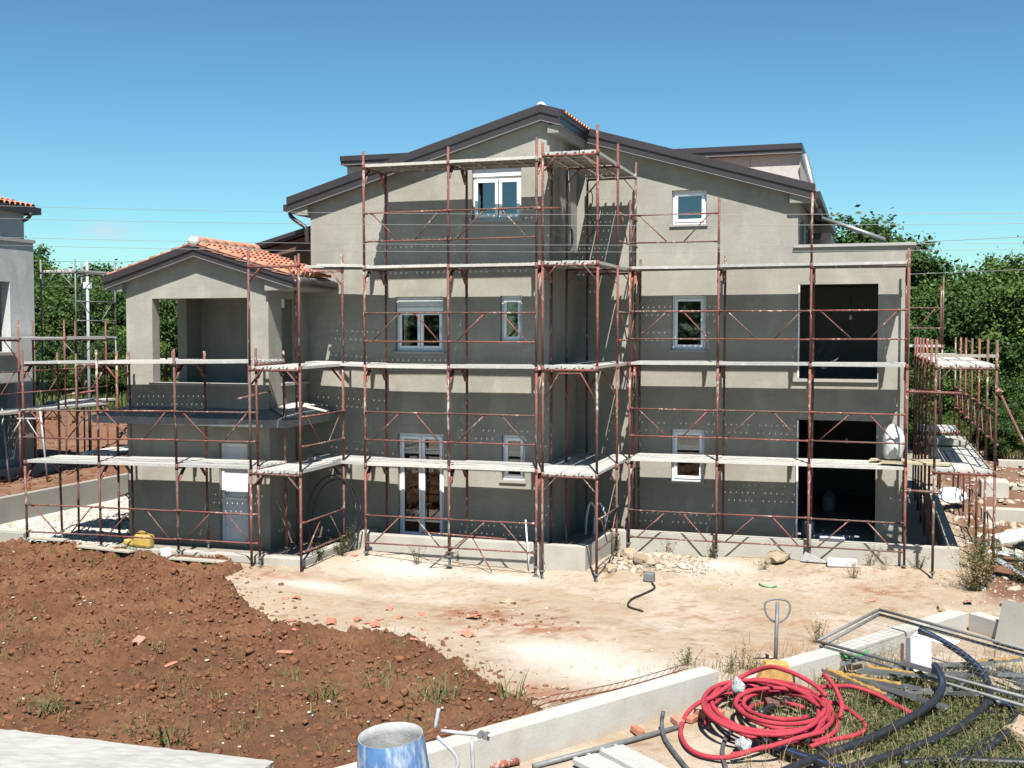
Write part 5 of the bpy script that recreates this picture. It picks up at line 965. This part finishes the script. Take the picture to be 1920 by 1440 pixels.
# rebar lattice girders
def girder(pts, label):
    q = thing('rebar_girder', (0, 0, 0), label, 'rebar'); P_ = smooth_line(pts, 10); z = [sz(p.x, p.y) for p in P_]
    P_ = [Vector((p.x, p.y, max(p.z, zz + .07))) for p, zz in zip(P_, z)]
    for k_, off in enumerate((Vector((0, 0, 0)), Vector((-.1, .06, -.06)), Vector((-.03, .16, .02)))):
        MB().tube([p + off for p in P_], .0065, 5).build('rod', M['rebar'], q)
    zz = MB()
    for i in range(0, len(P_) - 1):
        a = P_[i]; zz.tube([a, a + Vector((-.1, .06, -.06)), a + Vector((-.03, .16, .02))], .004, 4)
    zz.build('ties', M['rebar'], q)
girder(LAT[0], 'rusty rebar girder lying along the back of the white garden wall, right half'); girder(LAT[1], 'rusty rebar girder lying on the red soil behind the garden wall, left half')
# ---------------------------------------------------------------- pipes
def pipe(o_name, pts, r, mt, parent, ring_=True, n=8):
    P_ = smooth_line([(a, b_, max(c_, gz(a, b_) + r * .9)) for a, b_, c_ in pts], 8); P2 = []
    L = [0]
    for a, b_ in zip(P_[:-1], P_[1:]): L.append(L[-1] + (b_ - a).length)
    m_ = int(L[-1] / (.03 if ring_ else .06)); rr = []; j = 0
    for i in range(m_ + 1):
        s_ = L[-1] * i / m_
        while j < len(L) - 2 and L[j + 1] < s_: j += 1
        P2.append(P_[j].lerp(P_[j + 1], (s_ - L[j]) / max(1e-6, L[j + 1] - L[j]))); rr.append(r * (1 + (.05 if ring_ and i % 2 else 0)))
    b_ = MB(); b_.tube(P2, r, n, rr=rr); return b_.build(o_name, M[mt], parent, True), P2
RR_ = .036
T = thing('red_pipe_coil', (0, 0, 0), 'tangled coil of red corrugated pipe in the foreground at right', 'pipe')
for i, p in enumerate(RED): pipe('pipe_loop', [(a, b_, c_ + .018 * (i % 6)) for a, b_, c_ in p], .027, 'red_hose', T)
names = ['black pipe with blue stripe curving from the polystyrene block to the lower edge', 'long black pipe with blue stripe sweeping round the grass pile', 'black pipe bend at the right edge of the pile', 'black pipe lying below the right hand bend', 'straight black pipe along the bottom right edge', 'black pipe under the red coil, outer one', 'black pipe under the red coil, inner one', 'short black pipe piece among the red loops', 'black pipe end inside the red coil']
for i, p in enumerate(BLK):
    p = [(a, b_, c_ + .05) for a, b_, c_ in p]
    rr_ = (.046, .046, .042, .036, .046, .04, .036, .036, .04)[i]; T = thing('black_pipe', (0, 0, 0), names[i], 'pipe', 'black water pipes')
    o, P2 = pipe('pipe_body', p, rr_, 'black_pipe', T, False, 10)
    if i in (0, 1, 2, 5, 6): 
        st = MB(); st.tube([q_ + Vector((-.35, -.55, .76)).normalized() * rr_ * .99 for q_ in P2], .0045, 4); st.build('stripe', M['blue_stripe'], T)
for i, p in enumerate(GRH):
    T = thing('grey_hose', (0, 0, 0), ('curved grey hose end standing up left of the red coil', 'thin dark hose under the front of the red coil')[i], 'hose'); pipe('hose_body', p, .026, 'grey_hose', T, False)
T = thing('extension_cable', (0, 0, 0), 'dark cable with a grey connector box lying on the pale ground in the middle', 'cable'); pipe('cord', CAB, .017, 'dark_rubber', T, False)
x, y, _ = CDOT[0]; MB().box(x - .1, x + .1, y - .08, y + .08, gz(x, y), gz(x, y) + .17).build('connector_box', M['grey_paint'], T, bevel=.02)
T = thing('black_pipe', (0, 0, 0), 'black pipe bent into a big upright loop leaning on the wall in the corner', 'pipe', 'black water pipes')
lp = [(-10.35 + .42 * math.cos(a) * .9 + .0, 20.6 + .6 * math.cos(a) * .55, .95 + .85 * math.sin(a)) for a in np.linspace(0, 6.6, 30)]; MB().tube(lp, .02, 8).build('pipe_body', M['black_pipe'], T, True)
MB().tube([(a + .06, b_ + .1, c_ * .93 + .04) for a, b_, c_ in lp], .016, 8).build('pipe_body', M['black_pipe'], T, True)
# ---------------------------------------------------------------- pallet truck
T = thing('pallet_truck', (-1.16, 15.05, 0), 'old orange pallet truck with grey loop handle behind the red pipe coil', 'pallet truck', rot=(0, 0, .25))
MB().poly([(-.26, .08), (.24, .08), (.17, .36), (-.12, .38), (-.2, .2)], [], -.1, .1).build('body', M['orange_paint'], T, bevel=.01)
MB().tube([(.04, .16, .36), (.07, .28, .75), (.1, .4, 1.06)], .026, 8).build('drawbar', M['grey_paint'], T, True)
lp = [(.1 + .0, .4, .78), (-.02, .38, .86), (-.07, .4, .98), (-.04, .42, 1.07), (.1, .43, 1.1), (.24, .43, 1.07), (.27, .41, .98), (.22, .4, .86), (.1, .39, .78)]
MB().tube(smooth_line(lp, 4), .014, 7).build('handle', M['grey_paint'], T, True)
for s_ in (-.2, .12): MB().box(s_ - .38, s_ - .22, -1.0, -.08, .1, .16).build('fork', M['rust'], T, bevel=.01)
for s_ in (-.08, .2): q = MB(); q.tube([(s_, .1, .1), (s_ + .07, .1, .1)], .1, 14); q.build('wheel', M['dark_rubber'], T, True)
# ---------------------------------------------------------------- blue drum and its frame
x, y, _ = PT['bin']
x += .1; T = thing('blue_drum', (x, y, -.1), 'cement splashed blue mixing drum standing open at the bottom edge', 'drum')
def lathe(prof, n=28): 
    b_ = MB(); vs = [(r_ * math.cos(2 * math.pi * j / n), r_ * math.sin(2 * math.pi * j / n), z_) for r_, z_ in prof for j in range(n)]
    fs = [(i * n + j, i * n + (j + 1) % n, (i + 1) * n + (j + 1) % n, (i + 1) * n + j) for i in range(len(prof) - 1) for j in range(n)]; b_.add(vs, fs); return b_
q = lathe([(.29, 0), (.33, .15), (.338, .5), (.33, .8), (.312, 1.02), (.3, 1.12)]); q.build('shell', M['blue'], T, True); q = lathe([(.298, 1.12), (.29, 1.12), (.295, 1.02), (.32, .8), (.33, .5), (.3, .2), (0.01, .15)]); q.build('lining', M['bin_inside'], T, True)
T.rotation_euler = (R(4), R(-3), 0)
T = thing('tube_frame', (x + .33, y + .1, .14), 'grey painted tube frame with nuts standing right of the blue drum', 'frame')
for p in ([(0, .1, .86), (.42, .16, .84)], [(-.02, .05, .82), (.16, .06, .66), (.16, .04, .52), (-.02, 0, .3)], [(.3, .1, .82), (.34, .08, .2)], [(-.02, .1, .5), (.12, .1, .3), (.3, .1, .3)], [(.0, -.05, .38), (.2, -.08, .4), (.4, -.05, .1)], [(-.12, .35, .98), (-.14, .3, .8)]):
    MB().tube(smooth_line(p, 4), .019, 8).build('tube', M['cable'], T, True)
for p in ((.42, .16, .84), (.38, .12, .86), (.3, -.06, .3), (.12, -.08, .38)): MB().tube([(p[0], p[1] - .04, p[2]), (p[0], p[1] + .04, p[2])], .03, 6).build('nut', M['zinc'], T)
MB().tube([(.47, .1, .87), (.44, .16, .8)], .012, 6).build('bolt', M['zinc'], T)
# ---------------------------------------------------------------- fence panels
for i, fr_ in enumerate(FRM):
    T = thing('fence_panel', (0, 0, 0), ('upper of two grey tube fence panels with wire mesh lying on the pile at right', 'lower of two grey tube fence panels lying on the pile at right')[i], 'fence panel', 'grey fence panels')
    Q = [Vector(p) for p in fr_]
    for a, b_ in ((0, 1), (1, 2), (2, 3), (3, 0)): MB().tube([Q[a], Q[b_]], .022, 8).build('rail', M['zinc_dull'], T, True)
    if i == 0:
        ms = MB(); n = 34
        for k_ in range(1, n):
            t_ = k_ / n; ms.tube([Q[0].lerp(Q[3], t_), Q[1].lerp(Q[2], min(1, t_ + .06))], .0018, 3, False)
        for k_ in range(1, 12):
            t_ = k_ / 12; ms.tube([Q[0].lerp(Q[1], t_), Q[3].lerp(Q[2], min(1, t_ + .1))], .0018, 3, False)
        ms.build('wire_mesh', M['mesh_wire'], T)
# ---------------------------------------------------------------- steel profiles, foam, sheets
def profile(a, b_, label, foam=False, w_=.09):
    a, b_ = Vector(a), Vector(b_); a.z = max(a.z, gz(a.x, a.y) + .05); b_.z = max(b_.z, gz(b_.x, b_.y) + .05); T = thing('steel_profile', tuple(a), label, 'steel profile', 'galvanised drywall profiles on the pile'); d = b_ - a; n_ = Vector((-d.y, d.x, 0)).normalized()
    q = MB(); q.bar((0, 0, 0), d, w_, .003); q.bar(n_ * w_ / 2 + Vector((0, 0, .02)), d + n_ * w_ / 2 + Vector((0, 0, .02)), .003, .04); q.bar(-n_ * w_ / 2 + Vector((0, 0, .02)), d - n_ * w_ / 2 + Vector((0, 0, .02)), .003, .04); q.build('channel', M['zinc'], T)
    if foam:
        f_ = MB(); P_ = [d * t_ + Vector((random.gauss(0, .006), random.gauss(0, .006), .03 + random.uniform(-.008, .012))) for t_ in np.linspace(.05, .93, 22)]; f_.tube(P_, .03, 7, rr=[random.uniform(.018, .036) for _ in P_]); f_.build('foam_strip', M['yellow_foam'], T, True)
    return T
g = PT
profile(g['st1a'], g['st1b'], 'long galvanised profile with yellow foam, nearest the red coil', True)
profile(g['st2a'], g['st2b'], 'galvanised profile with yellow foam below the polystyrene block', True)
profile(g['st3a'], g['st3b'], 'galvanised profile with crumbling brown foam in the middle of the pile', True)
profile(g['st4a'], g['st4b'], 'short bright profile beside the polystyrene block')
profile(g['st5a'], g['st5b'], 'bright profile sticking out towards the black pipe')
profile(g['st6a'], g['st6b'], 'bluish profile at the right edge of the pile')
for i in range(22):
    x0 = random.uniform(-.35, 2.4); y0 = random.uniform(14.6, 16.2) + x0 * .25; L_ = random.uniform(.4, 1.1); a = random.uniform(-.9, .35)
    profile((x0, y0, random.uniform(.1, .3)), (x0 + L_ * math.cos(a), y0 + L_ * math.sin(a), random.uniform(.1, .3)), 'galvanised profile offcut on the pile, %s', i == 7, random.uniform(.04, .08))['group'] = 'galvanised profile offcuts on the pile'
x, y, z = g['foamb']; q = MB().box(-.14, .14, -.09, .09, -.26, .26); o = q.build('polystyrene_block', M['foam'], None, label='white polystyrene block standing on the pile of profiles', cat='block', bevel=.015); o.location = (x, y, .42); o.rotation_euler = (R(-18), R(6), R(20))
x, y, z = g['sheet']; q = MB().box(-.28, .28, -.12, .12, 0, .012); o = q.build('printed_sheet', M['print'], None, label='white sheet with blue print lying near the black pipe end', cat='sheet'); o.location = (x, y, .46); o.rotation_euler = (R(8), R(6), R(-25))
q = MB().box(-.5, .5, -.015, .015, -.32, .32); o = q.build('metal_plate', M['concrete_old'], None, label='flat grey plate leaning on the wall at the right edge', cat='plate'); o.location = (2.28, 18.0, .36); o.rotation_euler = (R(-18), 0, R(-38))
q = MB().box(-.02, .02, -.02, .02, -.3, .3); o = q.build('iron_bracket', M['rust'], None, label='small rusty bracket beside the polystyrene block', cat='bracket'); o.location = (.45, 16.1, .35); o.scale = (1, 1, .4)
oddtube('perforated grey tube lying along the garden wall at the bottom', g['tubeA'], g['tubeB'], .032, 'zinc_dull')
oddtube('short rusty brown tube at the bottom edge below the garden wall', g['tb1'], g['tb2'], .04, 'rust')
for i, (k_, lb) in enumerate((('plkA', 'left one of two pale steel planks lying on the ground at the bottom edge'), ('plkC', 'right one of two pale steel planks lying on the ground at the bottom edge'))):
    o = ob('scaffold_plank', deck_mesh(1.8, 'pale_steel'), None, ((-2.93, 11.78, .1) if i == 0 else (-2.68, 12.0, .15)), (0, 0, R(-38 - 3 * i))); tag(o, lb, 'plank', 'steel planks on the ground'); 
# bags
def lump(name, loc, s_, mt, label, cat, sub=2, amp=.45, group=None):
    import bmesh
    b_ = bmesh.new(); bmesh.ops.create_icosphere(b_, subdivisions=sub + 1, radius=1)
    sd = random.uniform(0, 99)
    from mathutils import noise as mn
    for v_ in b_.verts:
        n1 = mn.noise(v_.co * 1.3 + Vector((sd, 0, 0))); n2 = mn.noise(v_.co * 3.4 + Vector((0, sd, 0))); v_.co *= 1 + amp * n1 + amp * .5 * n2
        v_.co.x *= s_[0]; v_.co.y *= s_[1]; v_.co.z = max(v_.co.z, -.55) * s_[2]
    me = bpy.data.meshes.new(name); b_.to_mesh(me); b_.free(); me.materials.append(M[mt])
    if mt not in ('stone',): me.polygons.foreach_set('use_smooth', [True] * len(me.polygons))
    return tag(ob(name, me, None, loc, (0, 0, random.uniform(0, 6.28))), label, cat, group)
lump('plastic_bag', (-1.52, 14.0, .32), (.09, .07, .12), 'film_plastic', 'crumpled grey plastic bag on the left of the red coil', 'bag'); lump('plastic_bag', (-1.3, 12.62, .1), (.1, .08, .09), 'film_plastic', 'crumpled white plastic bag under the front loops of the red coil', 'bag'); lump('plastic_bag', (-1.45, 14.55, .2), (.13, .1, .08), 'foam', 'small white bag between the wall end and the red coil', 'bag')
lump('plastic_bag', (3.0, 23.0, .3), (.35, .2, .16), 'film_plastic', 'white torn plastic sheet among the rubble right of the house', 'bag')
o = lump('cement_bag', (.43, 23.5, 2.43), (.27, .2, .42), 'foam', 'big white bulging sack standing on the first scaffold level at the right corner', 'sack', amp=.16)
# rocks
ROCKS = [('rock1', (-1.75, 23.0, .12), (.42, .22, .12), 'flat brown limestone boulder at the foot of the right kerb'), ('rock2', (-4.2, 21.75, .22), (.3, .2, .16), 'large pale boulder on the rubble heap'), ('rock3', (-4.75, 21.3, .15), (.14, .11, .1), 'pale rock left of the large boulder on the heap'), ('rock4', (-4.05, 21.2, .13), (.13, .09, .1), 'upright pale rock in front of the heap'), ('rocka', (-4.6, 22.3, .32), (.22, .18, .13), 'pale rock behind the large boulder on the heap'),
 ('rock5', PT['rock5'], (.16, .12, .06), 'flat pale stone lying on the red smear in the yard'), ('rock6', (-1.35, 15.9, .12), (.22, .16, .14), 'pale rock left of the pallet truck handle'), ('rockb', (-.85, 16.1, .12), (.2, .18, .16), 'pale rock right of the pallet truck handle'), ('rock7', (1.25, 20.3, .05), (.22, .14, .07), 'reddish flat stone near the right wall corner'), ('rock8', PT['rock8'], (.12, .08, .05), 'flat pale stone near the soil edge'), ('rock9', (1.75, 13.9, .1), (.22, .3, .2), 'big grey rock at the right edge'), ('rockc', (1.25, 11.9, .05), (.3, .2, .1), 'pale flat rock at the bottom right corner'), ('rockd', (2.4, 24.6, .1), (.25, .2, .14), 'pale rock among the rubble right of the house'), ('rocke', (3.3, 27, .2), (.3, .3, .2), 'reddish boulder in the rubble far right'), ('rockf', (2.3, 20.9, .05), (.2, .12, .07), 'pale stone at the right edge of the yard')]
for i, (n_, p, s_, lb) in enumerate(ROCKS): lump('rock', (p[0], p[1], sz(p[0], p[1]) + s_[2] * .35), s_, 'stone', lb, 'rock', 1, .5)
# broken tiles
def shard(x, y, z, s_, lb, grp):
    b_ = MB(); n = 4; vs = []
    for u in (0, s_):
        for k_ in range(n + 1): a = .5 + 2.1 * k_ / n; vs.append((u + random.uniform(-.03, .03), math.cos(a) * s_ * .42, math.sin(a) * s_ * .25))
    b_.add(vs, [(k_, k_ + 1, n + 2 + k_, n + 1 + k_) for k_ in range(n)]); me = b_.mesh('tile_shard', M['brick']); o = ob('tile_shard', me, None, (x, y, z - .03 * s_), (random.uniform(-.3, .3), random.uniform(-.3, .3), random.uniform(0, 6.28)))
    md = o.modifiers.new('thickness', 'SOLIDIFY'); md.thickness = .014; return tag(o, lb, 'broken tile', grp)
for (x, y, _) in TILE: shard(x, y, gz(x, y) + .0, random.uniform(.1, .22), 'broken piece of terracotta roof tile on the pale ground', 'broken tiles on the pale ground')
for (x, y, _) in TILES: shard(x, y, sz(x, y) + .02, random.uniform(.12, .2), 'broken piece of terracotta roof tile on the red soil', 'broken tiles on the red soil')
# terracotta brick bits by the coil
for i, (x, y, s_) in enumerate(((-2.15, 13.3, .1), (-2.0, 13.45, .09), (-1.9, 13.6, .12), (-1.75, 13.75, .1), (-2.55, 12.85, .1))):
    q = MB(); q.box(-s_, s_, -s_ * .5, s_ * .5, 0, s_ * .7); o = q.build('brick_piece', M['brick'], None, label='small reddish brick piece beside the left side of the red coil', cat='brick', group='brick pieces by the red coil', bevel=.01); o.location = (x, y, gz(x, y) + .01); o.rotation_euler = (random.uniform(-.3, .3), 0, random.uniform(0, 3))
# yellow canister on the kerb
T = thing('yellow_canister', (-14.15, 19.42, .38), 'yellow plastic canister lying on the kerb in front of the wing', 'canister', rot=(0, R(3), R(-6)))
q = MB().box(-.02, .4, -.1, .1, -.02, .26); q.build('body', M['yellow_can'], T, bevel=.055); q = MB().box(-.28, -.02, -.08, .08, -.02, .1); q.build('second_body', M['yellow_can'], T, bevel=.035); MB().tube(smooth_line([(.05, -.04, .25), (.12, -.04, .3), (.24, -.04, .3), (.3, -.04, .25)], 3), .014, 6).build('handle', M['yellow_can'], T, True)
# boards on the soil edge, foam pieces
for (x0, y0, L, a, lb) in ((-16.35, 18.95, .9, -2, 'pale board lying on the soil edge at the far left'), (-15.0, 18.75, 1.4, -8, 'long pale board on the soil edge below the yellow canister'), (-12.7, 18.5, 1.2, -1, 'pale board on the soil edge in front of the door')):
    q = MB().box(0, L, -.09, .09, 0, .03); o = q.build('board', M['pale_wood'], None, label=lb, cat='board', group='pale boards on the soil edge'); o.location = (x0, y0, sz(x0 + .4, y0) + .04); o.rotation_euler = (0, 0, R(a))
q = MB().box(-.28, .28, -.12, .12, 0, .14); o = q.build('polystyrene_piece', M['foam'], None, label='white polystyrene slab on the ground in front of the right kerb', cat='polystyrene', bevel=.02); o.location = (-.5, 22.85, gz(-.5, 22.85)); o.rotation_euler = (0, 0, R(3))
q = MB().box(-.24, .24, -.08, .08, 0, .08); o = q.build('polystyrene_piece', M['foam'], None, label='white rounded polystyrene strip lying on the right kerb', cat='polystyrene', bevel=.03); o.location = (-.7, 23.28, .535)
q = MB().add([(-.2, 0, 0), (.35, -.05, 0), (-.1, -.05, .2), (-.2, .12, 0), (.3, .1, 0), (-.1, .1, .18)], [(0, 1, 2), (3, 5, 4), (0, 2, 5, 3), (1, 4, 5, 2), (0, 3, 4, 1)]); o = q.build('polystyrene_piece', M['foam'], None, label='white wedge of polystyrene beside the brown boulder', cat='polystyrene'); o.location = (-1.1, 22.95, gz(-1.1, 22.95) + .03)
q = MB().box(-.55, .55, -.05, .05, 0, .06); o = q.build('polystyrene_piece', M['foam'], None, label='thin white strip on the floor of the ground level bay', cat='polystyrene'); o.location = (-.85, 25.0, .31); o.rotation_euler = (0, 0, R(-2))
q = MB().add([(0, 0, 0), (.2, .02, .1), (.12, .1, .24), (-.08, .08, .2)], [(0, 1, 2, 3)]); o = q.build('paper_scrap', M['foam'], None, label='white folded scrap standing at the soil edge below the door', cat='paper'); o.location = (-13.25, 19.0, sz(-13.25, 19.0) + .02); o.modifiers.new('thickness', 'SOLIDIFY').thickness = .02
T = thing('green_strap', (0, 0, 0), 'bright green strap lying on the pale ground', 'strap'); x, y, _ = PT['green']; MB().tube(smooth_line([(x - .12, y + .12, .06), (x - .1, y, .07), (x, y - .1, .06), (x + .15, y - .08, .06), (x + .2, y, .05)], 4), .014, 5).build('strap_body', M['green'], T)
T = thing('green_net', (0, 0, 0), 'green plastic net scrap behind the steel profiles', 'net'); MB().tube(smooth_line([(-.75, 15.9, .2), (-.5, 16.0, .28), (-.2, 16.1, .22), (0, 16.3, .26)], 4), .03, 5).build('net_body', M['green'], T)
# jug in the bay, bulbs and cables
T = thing('plastic_jug', (-.95, 28.5, .31), 'pale translucent jug standing in the dark ground level bay', 'jug'); q = lathe([(.01, 0), (.17, 0), (.18, .1), (.18, .36), (.12, .44), (.05, .46), (.05, .52), (.01, .52)], 12); q.build('jug_body', M['cable'], T, True)
T = thing('concrete_block', (-1.25, 24.75, .31), 'grey bucket standing at the left of the ground level bay', 'bucket'); q = lathe([(.01, 0), (.12, 0), (.14, .36), (.12, .36), (.1, .04)], 12); q.build('bucket_body', M['cable'], T, True)
for (x, y, z, lb) in ((-.45, 25.8, 5.0, 'light bulb hanging in the upper open bay'), (-.5, 25.8, 2.3, 'light bulb hanging in the ground level bay')):
    T = thing('light_bulb', (x, y, z), lb, 'light bulb'); MB().tube([(0, 0, .06), (0, 0, .55)], .004, 4).build('cord', M['dark_rubber'], T); q = lathe([(.005, -.05), (.03, -.03), (.035, 0), (.02, .04), (.012, .07)], 10); q.build('glass_bulb', M['shutter'], T, True)
T = thing('cable_coil', (-.98, 25.4, 4.1), 'loose coil of pale cable hanging in the upper open bay', 'cable')
for k_ in range(5): MB().tube([(.16 * math.cos(a) * (1 + .12 * k_) + .02 * k_, .1 * math.sin(a * 2), .2 * math.sin(a) + .03 * k_) for a in np.linspace(0, 6.28, 20)], .007, 5).build('cable_loop', M['grey_hose'], T)
T = thing('conduit_bundle', (-6.0, 22.7, 6.75), 'grey conduits with a coiled end hanging down the wall in the recess', 'conduit')
for k_ in range(3): MB().tube(smooth_line([(-.04, .05 * k_, 1.35), (-.02, .05 * k_ + .08, .8), (.0, .06 * k_ + .05, .25), (.0, .06 * k_ - .1, -.1)], 5), .024, 6).build('conduit_run', M['cable'], T, True)
for k_ in range(5): MB().tube([(.03 + .01 * k_, .2 * math.cos(a) * (1 - .05 * k_), -.12 + .26 * math.sin(a) * (1 - .06 * k_)) for a in np.linspace(0, 6.28, 20)], .013, 6).build('conduit_loop', M['cable'], T, True)
MB().tube(smooth_line([(.2, 1.15, 1.0), (.25, 1.1, .85), (.22, 1.2, .7), (.15, 1.3, .6)], 4), .012, 6).build('conduit_end', M['dark_rubber'], T); MB().tube(smooth_line([(.2, 1.15, .4), (.28, 1.1, .25), (.22, 1.2, .05), (.1, 1.3, 0)], 4), .012, 6).build('conduit_end', M['dark_rubber'], T)
T = thing('floor_conduits', (-5.85, 23.7, .26), 'two bent white conduits rising from the floor of the recess', 'conduit')
for k_ in (0, .18): MB().tube(smooth_line([(k_, 0, 0), (k_ + .02, 0, .45), (k_ + .1, 0, .75), (k_ + .22, 0, .6), (k_ + .26, 0, .3)], 5), .026, 8).build('conduit_run', M['pvc'], T, True)
# stacked planks on the far scaffold, odd pieces at right
for k_ in range(4): q = MB().box(-.09, .09, -.45, .45, -.03, .03); o = q.build('board', M['pale_wood'], None, label='pale board stacked on the upper level of the far right scaffold', cat='board', group='boards stacked on the far right scaffold'); o.location = (1.45 + k_ * .2, 25.3, 4.2); o.rotation_euler = (0, 0, R(60))
q = MB().box(-.42, .42, -.3, .3, 0, .12); o = q.build('panel_stack', M['concrete_old'], None, label='stack of grey panels lying on the first level of the far right scaffold', cat='panels', bevel=.02); o.location = (1.6, 27.2, 2.16); o.rotation_euler = (0, 0, R(10))
# background kerbs right
for (x0, x1, y, h, lb) in ((2.6, 14, 29.5, .42, 'pale concrete kerb strip nearest behind the far right scaffold'), (3.2, 16, 34.5, .4, 'second pale concrete kerb strip on the right lot'), (4, 22, 40, .5, 'farthest concrete kerb strip in front of the wood at right')):
    thing_mesh('boundary_kerb', MB().box(x0, x1, y, y + .35, -.3, h), M['concrete'], lb, 'kerb', None, bevel=.02)
q = MB().box(-.7, .7, -.22, .22, 0, .08); o = q.build('metal_sheet', M['shutter'], None, label='long white sheet lying on the rubble at the right edge', cat='sheet'); o.location = (3.15, 25.5, .5); o.rotation_euler = (R(4), R(-12), R(20))
q = MB().box(-.35, .35, -.3, .3, 0, .6); o = q.build('white_block', M['concrete_white'], None, label='white block standing between the kerbs on the right lot', cat='block', bevel=.04); o.location = (3.2, 33.0, .1)
q = lathe([(.01, .1), (.2, .1), (.34, .22), (.36, .24), (.36, .26), (.2, .14), (.01, .14)], 18); o = q.build('white_basin', M['pvc'], None, True, label='white round basin lying on the rubble behind the far right scaffold', cat='basin'); o.location = (2.0, 31.0, .3); o.rotation_euler = (R(25), 0, 0)
for i in range(12):
    q = MB().box(-random.uniform(.2, .45), random.uniform(.2, .45), -.15, .15, 0, .04); o = q.build('debris_board', M[random.choice(['wood', 'shutter', 'concrete_old', 'brick', 'film_plastic'])], None, label='flat piece of building debris on the rubble at the right edge', cat='debris', group='flat debris at the right edge'); x = random.uniform(2.5, 4.2); y = random.uniform(22.6, 27.5); o.location = (x, y, gz(x, y) + random.uniform(.05, .25)); o.rotation_euler = (random.uniform(-.4, .4), random.uniform(-.4, .4), random.uniform(0, 3))
for grp, txt in (('boards stacked on the far right scaffold', 'pale board on the upper level of the far right scaffold, %s'), ('galvanised profile offcuts on the pile', 'galvanised profile offcut on the pile, %s'), ('flat debris at the right edge', 'flat piece of building debris on the rubble at the right edge, %s'), ('brick pieces by the red coil', 'small reddish brick piece beside the red coil, %s'), ('large grass tufts on the red soil', 'large tuft of long green grass on the red soil, %s'), ('small grass tufts on the red soil', 'small tuft of green grass on the red soil, %s'), ('dry weeds on the pale ground', 'dry thin weed with bare stalks on the pale ground, %s'),
                 ('small green weeds on the pale ground', 'small leafy green weed on the pale ground, %s'), ('broken tiles on the pale ground', 'broken piece of terracotta tile on the pale ground, %s'), ('broken tiles on the red soil', 'broken piece of terracotta tile on the red soil, %s')):
    rank([o for o in C.objects if o.parent is None and o.get('group') == grp], txt)
# ---------------------------------------------------------------- overhead wires
for i, (za, zb, zc, nm) in enumerate(((6.59, 6.20, 6.04, 'topmost'), (6.40, 6.06, 5.92, 'second highest'), (6.12, 5.81, 5.70, 'third'), (6.0, 5.72, 5.63, 'lowest'))):
    cf = np.polyfit([-12.53, -4.16, 1.61], [za, zb, zc], 2); P_ = [(x, 14.0, float(np.polyval(cf, x))) for x in np.linspace(-17, 5, 60)]
    MB().tube(P_, .0028, 5).build('overhead_wire', M['wire'], None, label='%s of the four thin wires crossing the whole view' % nm, cat='wire', group='overhead wires')
for i, z in enumerate((7.6, 6.6)):
    MB().tube([(x, 38, z + .0008 * (x + 15) ** 2 - .3) for x in np.linspace(-60, 30, 60)], .009, 5).build('overhead_wire', M['mesh_wire'], None, label='%s thin wire far behind the house before the wood' % ('higher', 'lower')[i], cat='wire', group='far wires')
q = thing('far_pole', (-24.3, 31.0, .8), 'slim grey pole standing behind the neighbour scaffold at left', 'pole'); MB().tube([(0, 0, 0), (0, 0, 6.2)], .05, 8).build('shaft', M['cable'], q, True); MB().box(-.12, .12, -.06, .06, 5.3, 5.5).build('bracket', M['shutter'], q)
